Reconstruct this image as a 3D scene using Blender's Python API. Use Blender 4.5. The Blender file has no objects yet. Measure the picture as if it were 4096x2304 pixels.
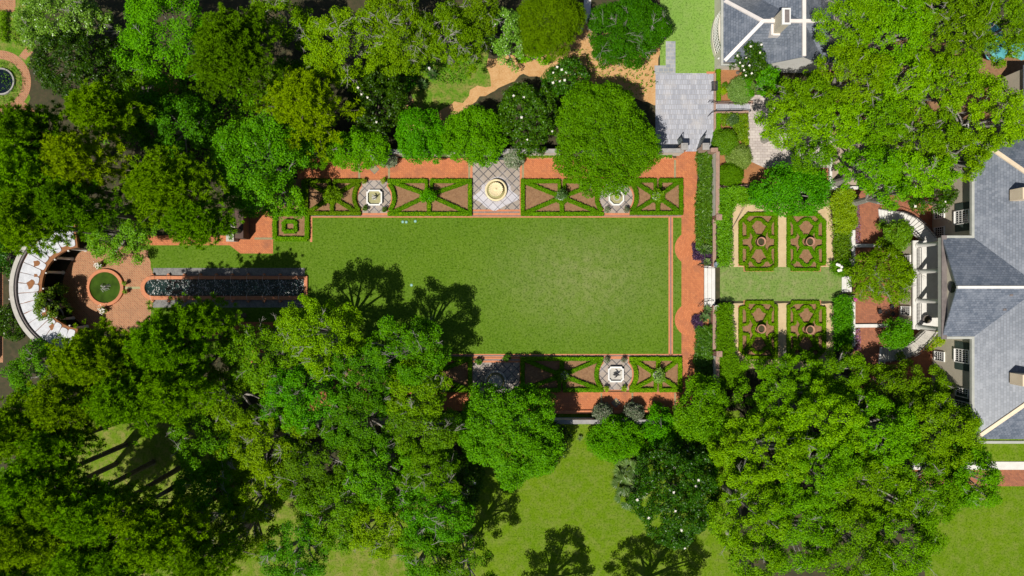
import bpy, math, random
import numpy as np
from math import radians, sin, cos, pi, atan2, hypot, sqrt
from mathutils import Vector
scene = bpy.context.scene

# ------------------------------------------------------------------ camera, sky, sun
H, S = 80.0, 32.0            # drone height in metres; photo pixels per metre on the ground
cam = bpy.data.cameras.new('camera'); cam.sensor_width = 36; cam.lens = 22.5
cam.clip_start = 1; cam.clip_end = 2000
co = bpy.data.objects.new('camera', cam); co.location = (0, 0, H); scene.collection.objects.link(co)
scene.camera = co
AZ, EL = radians(37), radians(60)
sdir = Vector((-sin(AZ) * cos(EL), -cos(AZ) * cos(EL), sin(EL)))
world = bpy.data.worlds.new('World'); scene.world = world; world.use_nodes = True
wn = world.node_tree.nodes; bg = wn['Background']
sky = wn.new('ShaderNodeTexSky'); sky.sky_type = 'NISHITA'; sky.sun_disc = False
sky.sun_elevation = EL; sky.sun_rotation = atan2(sdir.x, sdir.y)
world.node_tree.links.new(sky.outputs[0], bg.inputs[0]); bg.inputs[1].default_value = 0.05
sl = bpy.data.lights.new('sun', 'SUN'); sl.energy = 4.6; sl.angle = radians(0.5); sl.color = (1.0, 0.95, 0.86)
so = bpy.data.objects.new('sun', sl); so.rotation_euler = sdir.to_track_quat('Z', 'Y').to_euler()
so.location = (-60, -80, 150); scene.collection.objects.link(so)
scene.view_settings.view_transform = 'Standard'; scene.view_settings.look = 'None'
scene.view_settings.exposure = 0.15; scene.view_settings.gamma = 1.0
try:
    scene.cycles.max_bounces = 6; scene.cycles.transparent_max_bounces = 4; scene.cycles.sample_clamp_indirect = 4
except Exception: pass

rnd = random.Random(7)
rng = np.random.default_rng(7)

# ------------------------------------------------------------------ coordinates
def W(px, py, z=0.0):
    """photo pixel (4096 wide) of a point at height z -> world x, y"""
    k = (H - z) / H / S
    return ((px - 2048) * k, -(py - 1152) * k)
def zt(ox, oy, s=2.5156):
    return lambda x, y: (ox + x / s, oy + y / s)
T6 = zt(1024, 576); T7 = zt(2048, 576); T8 = zt(3072, 576); T5 = zt(0, 576)
L1 = zt(0, 1152); L2 = zt(1024, 1152); L3 = zt(2048, 1152); L4 = zt(3072, 1152)
T2 = zt(1024, 0); T3 = zt(2048, 0); T4 = zt(3072, 0); T1 = zt(0, 0)

# ------------------------------------------------------------------ materials
def newmat(name):
    m = bpy.data.materials.new(name); m.use_nodes = True
    return m, m.node_tree.nodes, m.node_tree.links, m.node_tree.nodes['Principled BSDF']
def setramp(r, stops):
    el = r.color_ramp.elements
    while len(el) > 1: el.remove(el[0])
    el[0].position = stops[0][0]; el[0].color = (*stops[0][1], 1)
    for p, c in stops[1:]:
        e = el.new(p); e.color = (*c, 1)
def noise(n, l, vec, scale, detail=4, rough=.6):
    t = n.new('ShaderNodeTexNoise'); t.inputs['Scale'].default_value = scale
    t.inputs['Detail'].default_value = detail; t.inputs['Roughness'].default_value = rough
    l.new(vec, t.inputs['Vector']); return t.outputs['Fac']
def ramp(n, l, fac, stops):
    r = n.new('ShaderNodeValToRGB'); setramp(r, stops); l.new(fac, r.inputs[0]); return r.outputs[0]
def mix(n, l, fac, a, b, mode='MIX'):
    m = n.new('ShaderNodeMix'); m.data_type = 'RGBA'; m.blend_type = mode
    for sock, v in ((m.inputs[0], fac), (m.inputs[6], a), (m.inputs[7], b)):
        if hasattr(v, 'is_linked'): l.new(v, sock)
        elif isinstance(v, (int, float)): sock.default_value = v
        else: sock.default_value = (*v, 1)
    return m.outputs[2]
def bump(n, l, bsdf, h, strength=.4, dist=.05):
    b = n.new('ShaderNodeBump'); b.inputs['Strength'].default_value = strength; b.inputs['Distance'].default_value = dist
    l.new(h, b.inputs['Height']); l.new(b.outputs[0], bsdf.inputs['Normal'])
def M(name, c1, c2=None, scale=2.0, rough=.85, b=.3, c3=None, fine=14, metal=0):
    m, n, l, bs = newmat(name)
    bs.inputs['Roughness'].default_value = rough; bs.inputs['Metallic'].default_value = metal
    c2 = c2 or tuple(x * .8 for x in c1)
    tc = n.new('ShaderNodeTexCoord').outputs['Object']
    f1 = noise(n, l, tc, scale, 5, .65); f2 = noise(n, l, tc, fine, 3, .7)
    col = ramp(n, l, f1, [(.35, c2), (.65, c1)])
    col = mix(n, l, ramp(n, l, f2, [(.4, (0, 0, 0)), (.7, (.55,) * 3)]), col, c3 or tuple(x * .82 for x in c1))
    l.new(col, bs.inputs['Base Color'])
    if b: bump(n, l, bs, f2, b, .03)
    return m
def brick(name, c1, c2, mortar, bw, bh, ms, rot=0, offset=.5, stain=(.1, .06, .04), amt=.5, sscale=.5, rough=.8, sq=1.0):
    m, n, l, bs = newmat(name); bs.inputs['Roughness'].default_value = rough
    tc = n.new('ShaderNodeTexCoord').outputs['Object']
    mp = n.new('ShaderNodeMapping'); mp.inputs['Rotation'].default_value = (0, 0, rot); l.new(tc, mp.inputs[0])
    t = n.new('ShaderNodeTexBrick'); l.new(mp.outputs[0], t.inputs['Vector'])
    t.offset = offset; t.squash = sq
    for k, v in (('Scale', 1), ('Mortar Size', ms), ('Mortar Smooth', .2), ('Bias', 0), ('Brick Width', bw), ('Row Height', bh)):
        t.inputs[k].default_value = v
    t.inputs['Color1'].default_value = (*c1, 1); t.inputs['Color2'].default_value = (*c2, 1); t.inputs['Mortar'].default_value = (*mortar, 1)
    f = noise(n, l, tc, sscale, 6, .68)
    f3 = noise(n, l, tc, 9, 3, .7)
    col = mix(n, l, ramp(n, l, f, [(.5, (0, 0, 0)), (.72, (amt,) * 3)]), t.outputs['Color'], stain)
    col = mix(n, l, ramp(n, l, f3, [(.45, (0, 0, 0)), (.75, (.3,) * 3)]), col, tuple(min(1, x * 1.3) for x in c1))
    l.new(col, bs.inputs['Base Color'])
    if name.startswith('slate'): bs.inputs['Specular IOR Level'].default_value = .9
    bump(n, l, bs, t.outputs['Fac'], -.3, .01)
    return m
def lawnmat(name, g1, g2, dry, wear=None, amt=.6, stripes=None):  # grass
    m, n, l, bs = newmat(name); bs.inputs['Roughness'].default_value = .95; bs.inputs['Specular IOR Level'].default_value = .1
    tc = n.new('ShaderNodeTexCoord').outputs['Object']
    a = noise(n, l, tc, .16, 6, .62); b_ = noise(n, l, tc, .9, 6, .7); f = noise(n, l, tc, 7, 4, .8)
    col = ramp(n, l, a, [(.35, g1), (.65, g2)])
    col = mix(n, l, ramp(n, l, f, [(.3, (0, 0, 0)), (.72, (.75,) * 3)]), col, tuple(min(1, x * 1.5) for x in g2))
    d = ramp(n, l, b_, [(.30, (amt * .12,) * 3), (.5, (amt * .42,) * 3), (.72, (amt * .8,) * 3)]) if wear else ramp(n, l, b_, [(.44, (0, 0, 0)), (.70, (amt,) * 3)])
    if wear:
        mp = n.new('ShaderNodeMapping'); mp.vector_type = 'TEXTURE'
        mp.inputs['Location'].default_value = (*wear[0], 0); mp.inputs['Scale'].default_value = (*wear[1], 1000); l.new(tc, mp.inputs[0])
        g = n.new('ShaderNodeTexGradient'); g.gradient_type = 'QUADRATIC_SPHERE'; l.new(mp.outputs[0], g.inputs[0])
        w = ramp(n, l, g.outputs['Fac'], [(0, (.10,) * 3), (.35, (.6,) * 3), (.8, (1, 1, 1))])
        d = mix(n, l, 1.0, d, w, 'MULTIPLY')
    col = mix(n, l, d, col, dry)
    gr = noise(n, l, tc, 4.2, 3, .85)
    col = mix(n, l, ramp(n, l, gr, [(.36, (.8,) * 3), (.5, (0, 0, 0))]), col, tuple(x * .55 for x in g1))
    col = mix(n, l, ramp(n, l, gr, [(.54, (0, 0, 0)), (.68, (.5,) * 3)]), col, tuple(x * .45 + y * .55 for x, y in zip(dry, g2)))
    sp = noise(n, l, tc, 2.6, 5, .8)
    col = mix(n, l, ramp(n, l, sp, [(.62, (0, 0, 0)), (.72, (.4,) * 3)]), col, tuple(x * 1.05 for x in dry))
    if stripes:
        wv = n.new('ShaderNodeTexWave'); wv.bands_direction = 'Y'; wv.inputs['Scale'].default_value = stripes; wv.inputs['Distortion'].default_value = .6
        l.new(tc, wv.inputs['Vector'])
        col = mix(n, l, .13, col, wv.outputs['Color'], 'OVERLAY')
    l.new(col, bs.inputs['Base Color']); bump(n, l, bs, f, .7, .05)
    return m
def leafmat(name, dark, mid, lite, tone=None, gloss=.5, spec=.35, transl=.25, ts=.45, tamt=.6):
    m, n, l, bs = newmat(name)
    bs.inputs['Roughness'].default_value = gloss; bs.inputs['Specular IOR Level'].default_value = spec * .6
    g = n.new('ShaderNodeNewGeometry')
    col = ramp(n, l, g.outputs['Random Per Island'], [(0, dark), (.5, mid), (1, lite)])
    tc = n.new('ShaderNodeTexCoord').outputs['Object']
    oi = n.new('ShaderNodeObjectInfo')
    va = n.new('ShaderNodeVectorMath'); va.operation = 'ADD'; l.new(tc, va.inputs[0])
    cm = n.new('ShaderNodeVectorMath'); cm.operation = 'SCALE'; cm.inputs['Scale'].default_value = 50
    cb = n.new('ShaderNodeCombineXYZ')
    for k in range(3): l.new(oi.outputs['Random'], cb.inputs[k])
    l.new(cb.outputs[0], cm.inputs[0]); l.new(cm.outputs[0], va.inputs[1])
    f = noise(n, l, va.outputs[0], ts, 3, .6)
    if tone: col = mix(n, l, ramp(n, l, f, [(.42, (0, 0, 0)), (.68, (tamt,) * 3)]), col, tone)
    hs = n.new('ShaderNodeHueSaturation'); l.new(col, hs.inputs['Color'])
    mr = n.new('ShaderNodeMapRange'); mr.inputs[3].default_value = .66; mr.inputs[4].default_value = 1.08; mf = n.new('ShaderNodeMath'); mf.operation = 'MULTIPLY'; mf.inputs[1].default_value = 13.7; l.new(oi.outputs['Random'], mf.inputs[0]); mfr = n.new('ShaderNodeMath'); mfr.operation = 'FRACT'; l.new(mf.outputs[0], mfr.inputs[0]); mh = n.new('ShaderNodeMapRange'); mh.inputs[3].default_value = .478; mh.inputs[4].default_value = .508; l.new(mfr.outputs[0], mh.inputs[0]); l.new(mh.outputs[0], hs.inputs['Hue']); hs.inputs['Saturation'].default_value = 1.06
    l.new(oi.outputs['Random'], mr.inputs[0]); l.new(mr.outputs[0], hs.inputs['Value'])
    l.new(hs.outputs[0], bs.inputs['Base Color'])
    tr = n.new('ShaderNodeBsdfTranslucent'); l.new(hs.outputs[0], tr.inputs[0])
    mx = n.new('ShaderNodeMixShader'); mx.inputs[0].default_value = transl * .62
    l.new(bs.outputs[0], mx.inputs[1]); l.new(tr.outputs[0], mx.inputs[2])
    l.new(mx.outputs[0], n['Material Output'].inputs[0])
    return m

K = {}
K['soil'] = M('soil', (.075, .052, .026), (.03, .028, .012), 1.1, .95, .5, (.025, .05, .006), 5)
K['litter'] = M('litter', (.52, .29, .12), (.42, .21, .07), .8, .95, .6, (.62, .45, .24), 6)
K['mulch'] = M('mulch', (.26, .135, .062), (.17, .082, .037), 2.5, .95, .7, (.34, .22, .12), 9)
K['mulch_orange'] = M('mulch_orange', (.34, .14, .05), (.24, .10, .04), 2, .95, .6, (.40, .22, .1), 9)
K['sand'] = M('sand', (.56, .42, .24), (.44, .32, .17), .7, .95, .4, (.6, .48, .3), 10)
K['gravel'] = M('gravel', (.20, .19, .18), (.10, .10, .1), 1.5, .9, .8, (.34, .33, .31), 9)
K['pebble'] = M('pebble', (.44, .36, .27), (.35, .28, .21), 1, .9, .8, (.3, .2, .15), 9)
K['joint'] = M('joint', (.33, .27, .15), (.22, .2, .1), 3, .9, .5)
K['brick_path'] = brick('brick_path', (.54, .185, .065), (.42, .13, .045), (.27, .09, .04), .36, .18, .016, radians(45), .5, (.22, .085, .045), .8, .45)
K['brick_fan'] = brick('brick_fan', (.55, .185, .065), (.46, .14, .045), (.30, .1, .045), .3, .2, .018, radians(80), .5, (.24, .10, .055), .5, .5)
K['brick_edge'] = brick('brick_edge', (.60, .21, .09), (.5, .16, .065), (.4, .2, .11), .2, .1, .012, 0, .5, (.2, .1, .06), .4, .8)
K['brick_plaza'] = brick('brick_plaza', (.40, .165, .075), (.26, .095, .042), (.36, .24, .13), .42, .2, .03, radians(45), .5, (.25, .13, .07), .5, .5)
K['brick_red'] = brick('brick_red', (.36, .125, .06), (.23, .075, .04), (.2, .1, .06), .34, .17, .02, radians(45), .5, (.40, .15, .06), .6, .6)
K['brick_wall'] = brick('brick_wall', (.30, .13, .08), (.2, .08, .055), (.42, .33, .26), .24, .09, .02, radians(90), .5, (.12, .09, .07), .5, 1.2)
K['paver'] = brick('paver', (.42, .43, .48), (.29, .30, .345), (.26, .25, .25), .30, .62, .025, 0, .5, (.5, .46, .43), .6, .5)
K['paver_warm'] = brick('paver_warm', (.52, .46, .42), (.38, .33, .31), (.28, .23, .2), .62, .34, .025, 0, .5, (.66, .6, .54), .6, .5)
K['flag'] = brick('flag', (.33, .34, .36), (.22, .24, .27), (.42, .39, .33), .62, .5, .03, 0, .5, (.45, .44, .42), .6, .8)
K['diamond'] = brick('diamond', (.35, .29, .235), (.28, .235, .20), (.06, .06, .07), .84, .84, .06, radians(45), 0, (.42, .40, .42), .45, .5)
K['limed'] = brick('limed', (.52, .50, .53), (.45, .43, .46), (.2, .19, .21), .84, .84, .045, radians(45), 0, (.33, .28, .25), .6, .9)
SL = ((.095, .115, .15), (.175, .195, .235), (.05, .06, .075))
K['slate_ns'] = brick('slate_ns', *SL, .36, .25, .016, 0, .5, (.25, .27, .31), .65, .6, .4)
K['slate_ew'] = brick('slate_ew', *SL, .36, .25, .016, radians(90), .5, (.25, .27, .31), .65, .6, .4)
K['stucco'] = M('stucco', (.56, .50, .39), (.49, .44, .34), .8, .9, .2, (.6, .54, .43), 8)
K['stucco_pale'] = M('stucco_pale', (.62, .58, .5), (.54, .5, .43), .8, .9, .2)
K['white'] = M('white', (.80, .79, .76), (.72, .7, .67), 1.5, .6, .1)
K['capstone'] = M('capstone', (.80, .74, .70), (.7, .64, .6), 1.2, .7, .15)
K['cream'] = M('cream', (.78, .64, .46), (.68, .54, .38), 1.2, .7, .15)
K['stone'] = M('stone', (.50, .47, .42), (.38, .36, .32), 1.5, .85, .3)
K['pale_stone'] = M('pale_stone', (.70, .68, .64), (.6, .58, .54), 1.5, .8, .2)
K['grey_stone'] = M('grey_stone', (.36, .34, .32), (.25, .24, .23), 1.8, .85, .4)
K['gutter'] = M('gutter', (.46, .46, .41), (.36, .37, .33), 1.2, .7, .2)
K['lead'] = M('lead', (.2, .17, .16), (.12, .1, .1), 1.2, .7, .2)
K['fount'] = M('fount', (.80, .68, .43), (.68, .55, .32), 2.5, .75, .2)
K['algae'] = M('algae', (.36, .33, .16), (.24, .24, .1), 2, .5, .2)
K['terra'] = M('terra', (.42, .2, .12), (.34, .15, .09), 3, .85, .2, (.5, .36, .27))
K['iron'] = M('iron', (.02, .02, .024), None, 3, .55, 0)
K['gate_green'] = M('gate_green', (.12, .15, .14), (.09, .11, .11), 2, .5, .1)
K['shutter'] = brick('shutter', (.085, .14, .11), (.07, .12, .095), (.03, .05, .04), 3, .07, .015, radians(90), .5, (.1, .14, .12), .3, 1)
K['glass'] = M('glass', (.015, .02, .025), (.02, .03, .035), 1, .12, 0)
K['bark'] = M('bark', (.17, .14, .11), (.09, .075, .06), 3, .95, .6)
K['bark_grey'] = M('bark_grey', (.34, .32, .28), (.2, .185, .16), 3, .9, .4)
K['petal'] = M('petal', (.85, .82, .75), (.8, .76, .66), 6, .6, 0)
K['rust'] = M('rust', (.30, .13, .05), (.2, .08, .03), 3, .95, .4)
K['slab'] = M('slab', (.58, .59, .62), (.42, .43, .46), 1.6, .75, .4, (.66, .66, .68), 7)
K['valve'] = M('valve', (.25, .5, .42), (.2, .42, .36), 4, .6, 0)
K['blue_shade'] = M('blue_shade', (.10, .38, .40), (.07, .3, .33), 2, .6, 0)
K['bluestone'] = M('bluestone', (.20, .24, .29), (.15, .18, .22), 2, .7, .1)
K['darkwood'] = M('darkwood', (.11, .065, .05), (.07, .04, .035), 2, .85, .3)

def watermat(name, col, bs_=.5, sc=3.5, rough=.06, ior=1.33):
    m, n, l, b = newmat(name)
    tc = n.new('ShaderNodeTexCoord').outputs['Object']
    b.inputs['Roughness'].default_value = rough; b.inputs['IOR'].default_value = ior
    f = noise(n, l, tc, sc, 4, .7)
    l.new(ramp(n, l, noise(n, l, tc, .8, 3), [(.35, tuple(x * .5 for x in col)), (.7, col)]), b.inputs['Base Color'])
    bump(n, l, b, f, bs_, .6)
    return m
K['canal_water'] = watermat('canal_water', (.03, .085, .08), 1.0, 5.0, .2, 2.0)
K['pond_water'] = watermat('pond_water', (.05, .10, .008), .05, 1.5, .1)
K['dark_water'] = watermat('dark_water', (.008, .014, .025), .1, 2)

K['lawn'] = lawnmat('lawn', (.055, .128, .003), (.085, .162, .006), (.265, .275, .115), (W(2330, 1110), (19, 11)), 1.0)
K['lawn2'] = lawnmat('lawn2', (.075, .155, .002), (.105, .18, .003), (.24, .24, .07), None, .5)
K['lawn3'] = lawnmat('lawn3', (.13, .25, .035), (.17, .29, .05), (.27, .34, .12), None, .4)
K['lawn4'] = lawnmat('lawn4', (.105, .19, .03), (.15, .225, .05), (.30, .28, .14), None, .7)
K['lawn_dry'] = lawnmat('lawn_dry', (.075, .15, .004), (.11, .18, .008), (.30, .24, .09), None, .8)
K['grass_rough'] = lawnmat('grass_rough', (.06, .15, .008), (.09, .19, .01), (.36, .25, .1), None, .8)

G = lambda *a, **k: leafmat(*a, **k)
K['oak'] = G('oak_leaf', (0.0561, 0.171, 0.001), (0.1224, 0.342, 0.002), (0.2244, 0.5016, 0.005), (0.1785, 0.4104, 0.002), .5, .12, .3)
K['oak_olive'] = G('oak_olive_leaf', (0.0663, 0.171, 0.002), (0.1377, 0.3135, 0.003), (0.2244, 0.4332, 0.007), (0.1938, 0.3762, 0.003), .5, .12, .3)
K['oak_blue'] = G('oak_deep_leaf', (0.0357, 0.1482, 0.002), (0.0765, 0.2679, 0.003), (0.1428, 0.3876, 0.008), (0.1326, 0.342, 0.003), .5, .15, .3)
K['broad'] = G('broad_leaf', (0.0255, 0.1368, 0.001), (0.05916, 0.2679, 0.002), (0.1224, 0.4104, 0.006), (0.0867, 0.342, 0.002), .5, .15, .28)
K['clip'] = G('clipped_leaf', (0.0357, 0.1824, 0.0005), (0.0867, 0.342, 0.001), (0.1428, 0.4674, 0.003), (0.1173, 0.399, 0.001), .5, .1, .3)
K['clip_dark'] = G('clipped_dark_leaf', (0.02244, 0.0969, 0.001), (0.04896, 0.171, 0.002), (0.0867, 0.2508, 0.004), (0.0561, 0.2166, 0.001), .5, .1, .25)
K['magnolia'] = G('magnolia_leaf', (0.01224, 0.0513, 0.004), (0.02856, 0.1026, 0.006), (0.0765, 0.1824, 0.01), (0.0459, 0.1539, 0.006), .38, .35, .12)
K['pine'] = G('pine_needle', (0.07456, 0.1824, 0.002), (0.1447, 0.3283, 0.004), (0.2105, 0.4195, 0.008), (0.1754, 0.3648, 0.003), .6, .05, .4)
K['pine_grey'] = G('pine_grey_needle', (0.07895, 0.1642, 0.008), (0.1404, 0.2736, 0.014), (0.2018, 0.3557, 0.025), (0.1579, 0.301, 0.008), .6, .05, .4)
K['pine_yellow'] = G('pine_yellow_needle', (0.1228, 0.2462, 0.002), (0.2105, 0.4013, 0.004), (0.2895, 0.5016, 0.008), (0.2456, 0.4378, 0.003), .6, .05, .4)
K['yew'] = G('yew_leaf', (0.051, 0.1368, 0.004), (0.102, 0.228, 0.006), (0.153, 0.3078, 0.01), (0.1224, 0.2622, 0.004), .6, .05, .25)
K['hedge'] = G('hedge_leaf', (.06, .17, .002), (.11, .275, .003), (.17, .37, .006), (.13, .31, .003), .6, .12, .28, 1.5)
K['shrub_pale'] = G('pale_shrub_leaf', (.10, .2, .03), (.17, .3, .055), (.27, .40, .11), (.2, .34, .06), .5, .4, .25)
K['shrub_green'] = G('green_shrub_leaf', (.06, .17, .006), (.11, .28, .008), (.18, .38, .02), (.16, .35, .012), .5, .35, .28)
K['shrub_lime'] = G('lime_shrub_leaf', (.14, .28, .008), (.22, .38, .012), (.32, .48, .03), (.28, .44, .02), .5, .35, .3)
K['camellia'] = G('camellia_leaf', (.07, .13, .05), (.15, .21, .10), (.38, .34, .26), (.22, .27, .16), .4, .6, .15, 2)
K['blade'] = G('blade_leaf', (.03, .11, .008), (.06, .18, .012), (.13, .28, .03), (.09, .24, .01), .4, .5, .25)
K['cycad'] = G('cycad_leaf', (.03, .09, .02), (.06, .14, .03), (.11, .2, .06), None, .4, .5, .2)
K['yucca'] = G('yucca_leaf', (.09, .18, .05), (.15, .26, .08), (.24, .34, .13), None, .4, .5, .2)
K['palm'] = G('palm_leaf', (.06, .13, .025), (.11, .2, .045), (.2, .3, .09), None, .4, .4, .2)
K['purple'] = G('purple_leaf', (.045, .02, .06), (.085, .04, .10), (.14, .07, .15), None, .5, .4, .2)
K['flower'] = G('flower_petal', (.10, .22, .03), (.45, .12, .22), (.32, .22, .6), (.6, .35, .15), .6, .2, .2, 3)
K['pink'] = G('pink_petal', (.55, .08, .30), (.62, .14, .38), (.7, .25, .5), None, .6, .2, .2)
K['redleaf'] = G('red_leaf', (.16, .03, .02), (.24, .06, .04), (.3, .1, .06), None, .5, .3, .2)
K['lite_broad'] = G('light_broad_leaf', (.08, .2, .012), (.14, .31, .03), (.24, .42, .08), (.16, .35, .03), .32, .65, .25)

# ------------------------------------------------------------------ objects
ROOTLOC = {}
def link(o): scene.collection.objects.link(o)
def props(o, label=None, cat=None, group=None, kind=None):
    if label: o['label'] = label
    if cat: o['category'] = cat
    if group: o['group'] = group
    if kind: o['kind'] = kind
    return o
def thing(name, loc, label, cat, group=None):
    o = bpy.data.objects.new(name, None); o.empty_display_size = .3
    o.location = loc; link(o); ROOTLOC[o.name] = Vector(loc)
    return props(o, label, cat, group)
def attach(name, me, mat, parent):
    """mesh data built in world space -> object, local to its thing"""
    o = bpy.data.objects.new(name, me); link(o)
    if mat is not None: me.materials.append(mat)
    if parent is not None:
        r = ROOTLOC[parent.name]
        n = len(me.vertices); a = np.empty(n * 3, np.float32); me.vertices.foreach_get('co', a)
        a = a.reshape(-1, 3) - np.array(r, np.float32); me.vertices.foreach_set('co', a.ravel()); me.update()
        o.parent = parent; ROOTLOC[o.name] = r
    return o
def npmesh(name, verts, per):
    """verts (F*per,3): separate faces of per corners"""
    verts = np.asarray(verts, np.float32).reshape(-1, 3); nv = len(verts); nf = nv // per
    me = bpy.data.meshes.new(name)
    me.vertices.add(nv); me.vertices.foreach_set('co', verts.ravel())
    me.loops.add(nv); me.loops.foreach_set('vertex_index', np.arange(nv, dtype=np.int32))
    me.polygons.add(nf); me.polygons.foreach_set('loop_start', np.arange(0, nv, per, dtype=np.int32))
    me.polygons.foreach_set('loop_total', np.full(nf, per, np.int32))
    me.update(calc_edges=True); return me

def multi(name, pieces, parent):
    """one mesh from several builders, each with its own material"""
    al = MB(); idx = []
    for k, (mb, mt) in enumerate(pieces): al.add(mb.v, mb.f); idx += [k] * len(mb.f)
    me = al.mesh(name)
    for mb, mt in pieces: me.materials.append(K[mt])
    me.polygons.foreach_set('material_index', idx); return attach(name, me, None, parent)
class MB:
    def __init__(s): s.v = []; s.f = []
    def add(s, vs, fs):
        b = len(s.v); s.v += [tuple(v) for v in vs]; s.f += [tuple(b + i for i in f) for f in fs]; return s
    def box(s, x0, y0, z0, x1, y1, z1):
        v = [(x0, y0, z0), (x1, y0, z0), (x1, y1, z0), (x0, y1, z0), (x0, y0, z1), (x1, y0, z1), (x1, y1, z1), (x0, y1, z1)]
        return s.add(v, [(0, 3, 2, 1), (4, 5, 6, 7), (0, 1, 5, 4), (1, 2, 6, 5), (2, 3, 7, 6), (3, 0, 4, 7)])
    def prism(s, poly, z0, z1):
        n = len(poly); ar = sum(poly[i][0] * poly[(i + 1) % n][1] - poly[(i + 1) % n][0] * poly[i][1] for i in range(n))
        if ar < 0: poly = poly[::-1]
        v = [(x, y, z0) for x, y in poly] + [(x, y, z1) for x, y in poly]
        f = [tuple(range(n))[::-1], tuple(range(n, 2 * n))] + [(i, (i + 1) % n, n + (i + 1) % n, n + i) for i in range(n)]
        return s.add(v, f)
    def slab(s, pts, t):
        n = len(pts); v = [tuple(p) for p in pts] + [(p[0], p[1], p[2] - t) for p in pts]
        return s.add(v, [tuple(range(n)), tuple(range(n, 2 * n))[::-1]] + [(i, n + i, n + (i + 1) % n, (i + 1) % n) for i in range(n)])
    def obar(s, p, q, w, z0, z1, za=None):
        dx, dy = q[0] - p[0], q[1] - p[1]; L = hypot(dx, dy) or 1e-6; nx, ny = -dy / L * w / 2, dx / L * w / 2
        return s.prism([(p[0] + nx, p[1] + ny), (p[0] - nx, p[1] - ny), (q[0] - nx, q[1] - ny), (q[0] + nx, q[1] + ny)], z0, z1)
    def ring(s, inner, outer, z0, z1):
        n = len(inner)
        v = [(x, y, z) for z in (z0, z1) for P in (inner, outer) for x, y in P]
        f = []
        for i in range(n):
            j = (i + 1) % n
            f += [(2 * n + i, 3 * n + i, 3 * n + j, 2 * n + j), (i, 2 * n + i, 2 * n + j, j), (n + i, n + j, 3 * n + j, 3 * n + i), (i, j, n + j, n + i)]
        return s.add(v, f)
    def lathe(s, prof, cx, cy, n=24, flute=0, fa=0):
        v = []; m = len(prof)
        for r, z in prof:
            for k in range(n):
                a = 2 * pi * k / n; rr = r * (1 + (fa * cos(flute * a) if flute else 0)); v.append((cx + rr * cos(a), cy + rr * sin(a), z))
        f = [(i * n + k, i * n + (k + 1) % n, (i + 1) * n + (k + 1) % n, (i + 1) * n + k) for i in range(m - 1) for k in range(n)]
        f.append(tuple(range((m - 1) * n, m * n))); f.append(tuple(range(n))[::-1])
        return s.add(v, f)
    def tube(s, pts, r, n=6):
        pts = [Vector(p) for p in pts]; m = len(pts)
        rs = r if hasattr(r, '__len__') else [r] * m
        v = []
        for i, p in enumerate(pts):
            t = (pts[min(i + 1, m - 1)] - pts[max(i - 1, 0)])
            if t.length < 1e-6: t = Vector((0, 0, 1))
            t.normalize(); u = t.cross(Vector((0, 0, 1)))
            if u.length < .05: u = t.cross(Vector((1, 0, 0)))
            u.normalize(); w = t.cross(u)
            v += [tuple(p + (u * cos(2 * pi * k / n) + w * sin(2 * pi * k / n)) * rs[i]) for k in range(n)]
        f = [(i * n + k, i * n + (k + 1) % n, (i + 1) * n + (k + 1) % n, (i + 1) * n + k) for i in range(m - 1) for k in range(n)]
        f += [tuple(range(n))[::-1], tuple(range((m - 1) * n, m * n))]
        return s.add(v, f)
    def mesh(s, name):
        me = bpy.data.meshes.new(name); me.from_pydata(s.v, [], s.f); me.update(); return me
    def build(s, name, mat, parent=None, smooth=False):
        me = s.mesh(name)
        if smooth: me.polygons.foreach_set('use_smooth', [True] * len(me.polygons))
        return attach(name, me, mat, parent)

def PX(pts, z=0): return [W(x, y, z) for x, y in pts]
def rect(x0, y0, x1, y1): return [(x0, y0), (x1, y0), (x1, y1), (x0, y1)]
ZL = [0.0]
def sheet(name, pts, mat, z, kind='structure', jag=0):
    """flat ground sheet from photo pixels, laid z above the ground"""
    if jag:
        out = []
        for i in range(len(pts)):
            a, b = pts[i], pts[(i + 1) % len(pts)]; L = hypot(b[0] - a[0], b[1] - a[1]); n = max(1, int(L / 22))
            for k in range(n):
                t = k / n; out.append((a[0] + (b[0] - a[0]) * t + rnd.uniform(-jag, jag), a[1] + (b[1] - a[1]) * t + rnd.uniform(-jag, jag)))
        pts = out
    mb = MB(); P = PX(pts, z); n = len(P)
    ar = sum(P[i][0] * P[(i + 1) % n][1] - P[(i + 1) % n][0] * P[i][1] for i in range(n))
    if ar < 0: P = P[::-1]
    mb.add([(x, y, z) for x, y in P], [tuple(range(n))])
    o = mb.build(name, K[mat]); o['kind'] = kind; return o
def circ(cx, cy, r, n=40, a0=0, a1=360):
    return [(cx + r * cos(radians(a0 + (a1 - a0) * k / (n if a1 - a0 == 360 else n - 1))), cy - r * sin(radians(a0 + (a1 - a0) * k / (n if a1 - a0 == 360 else n - 1)))) for k in range(n)]

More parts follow.
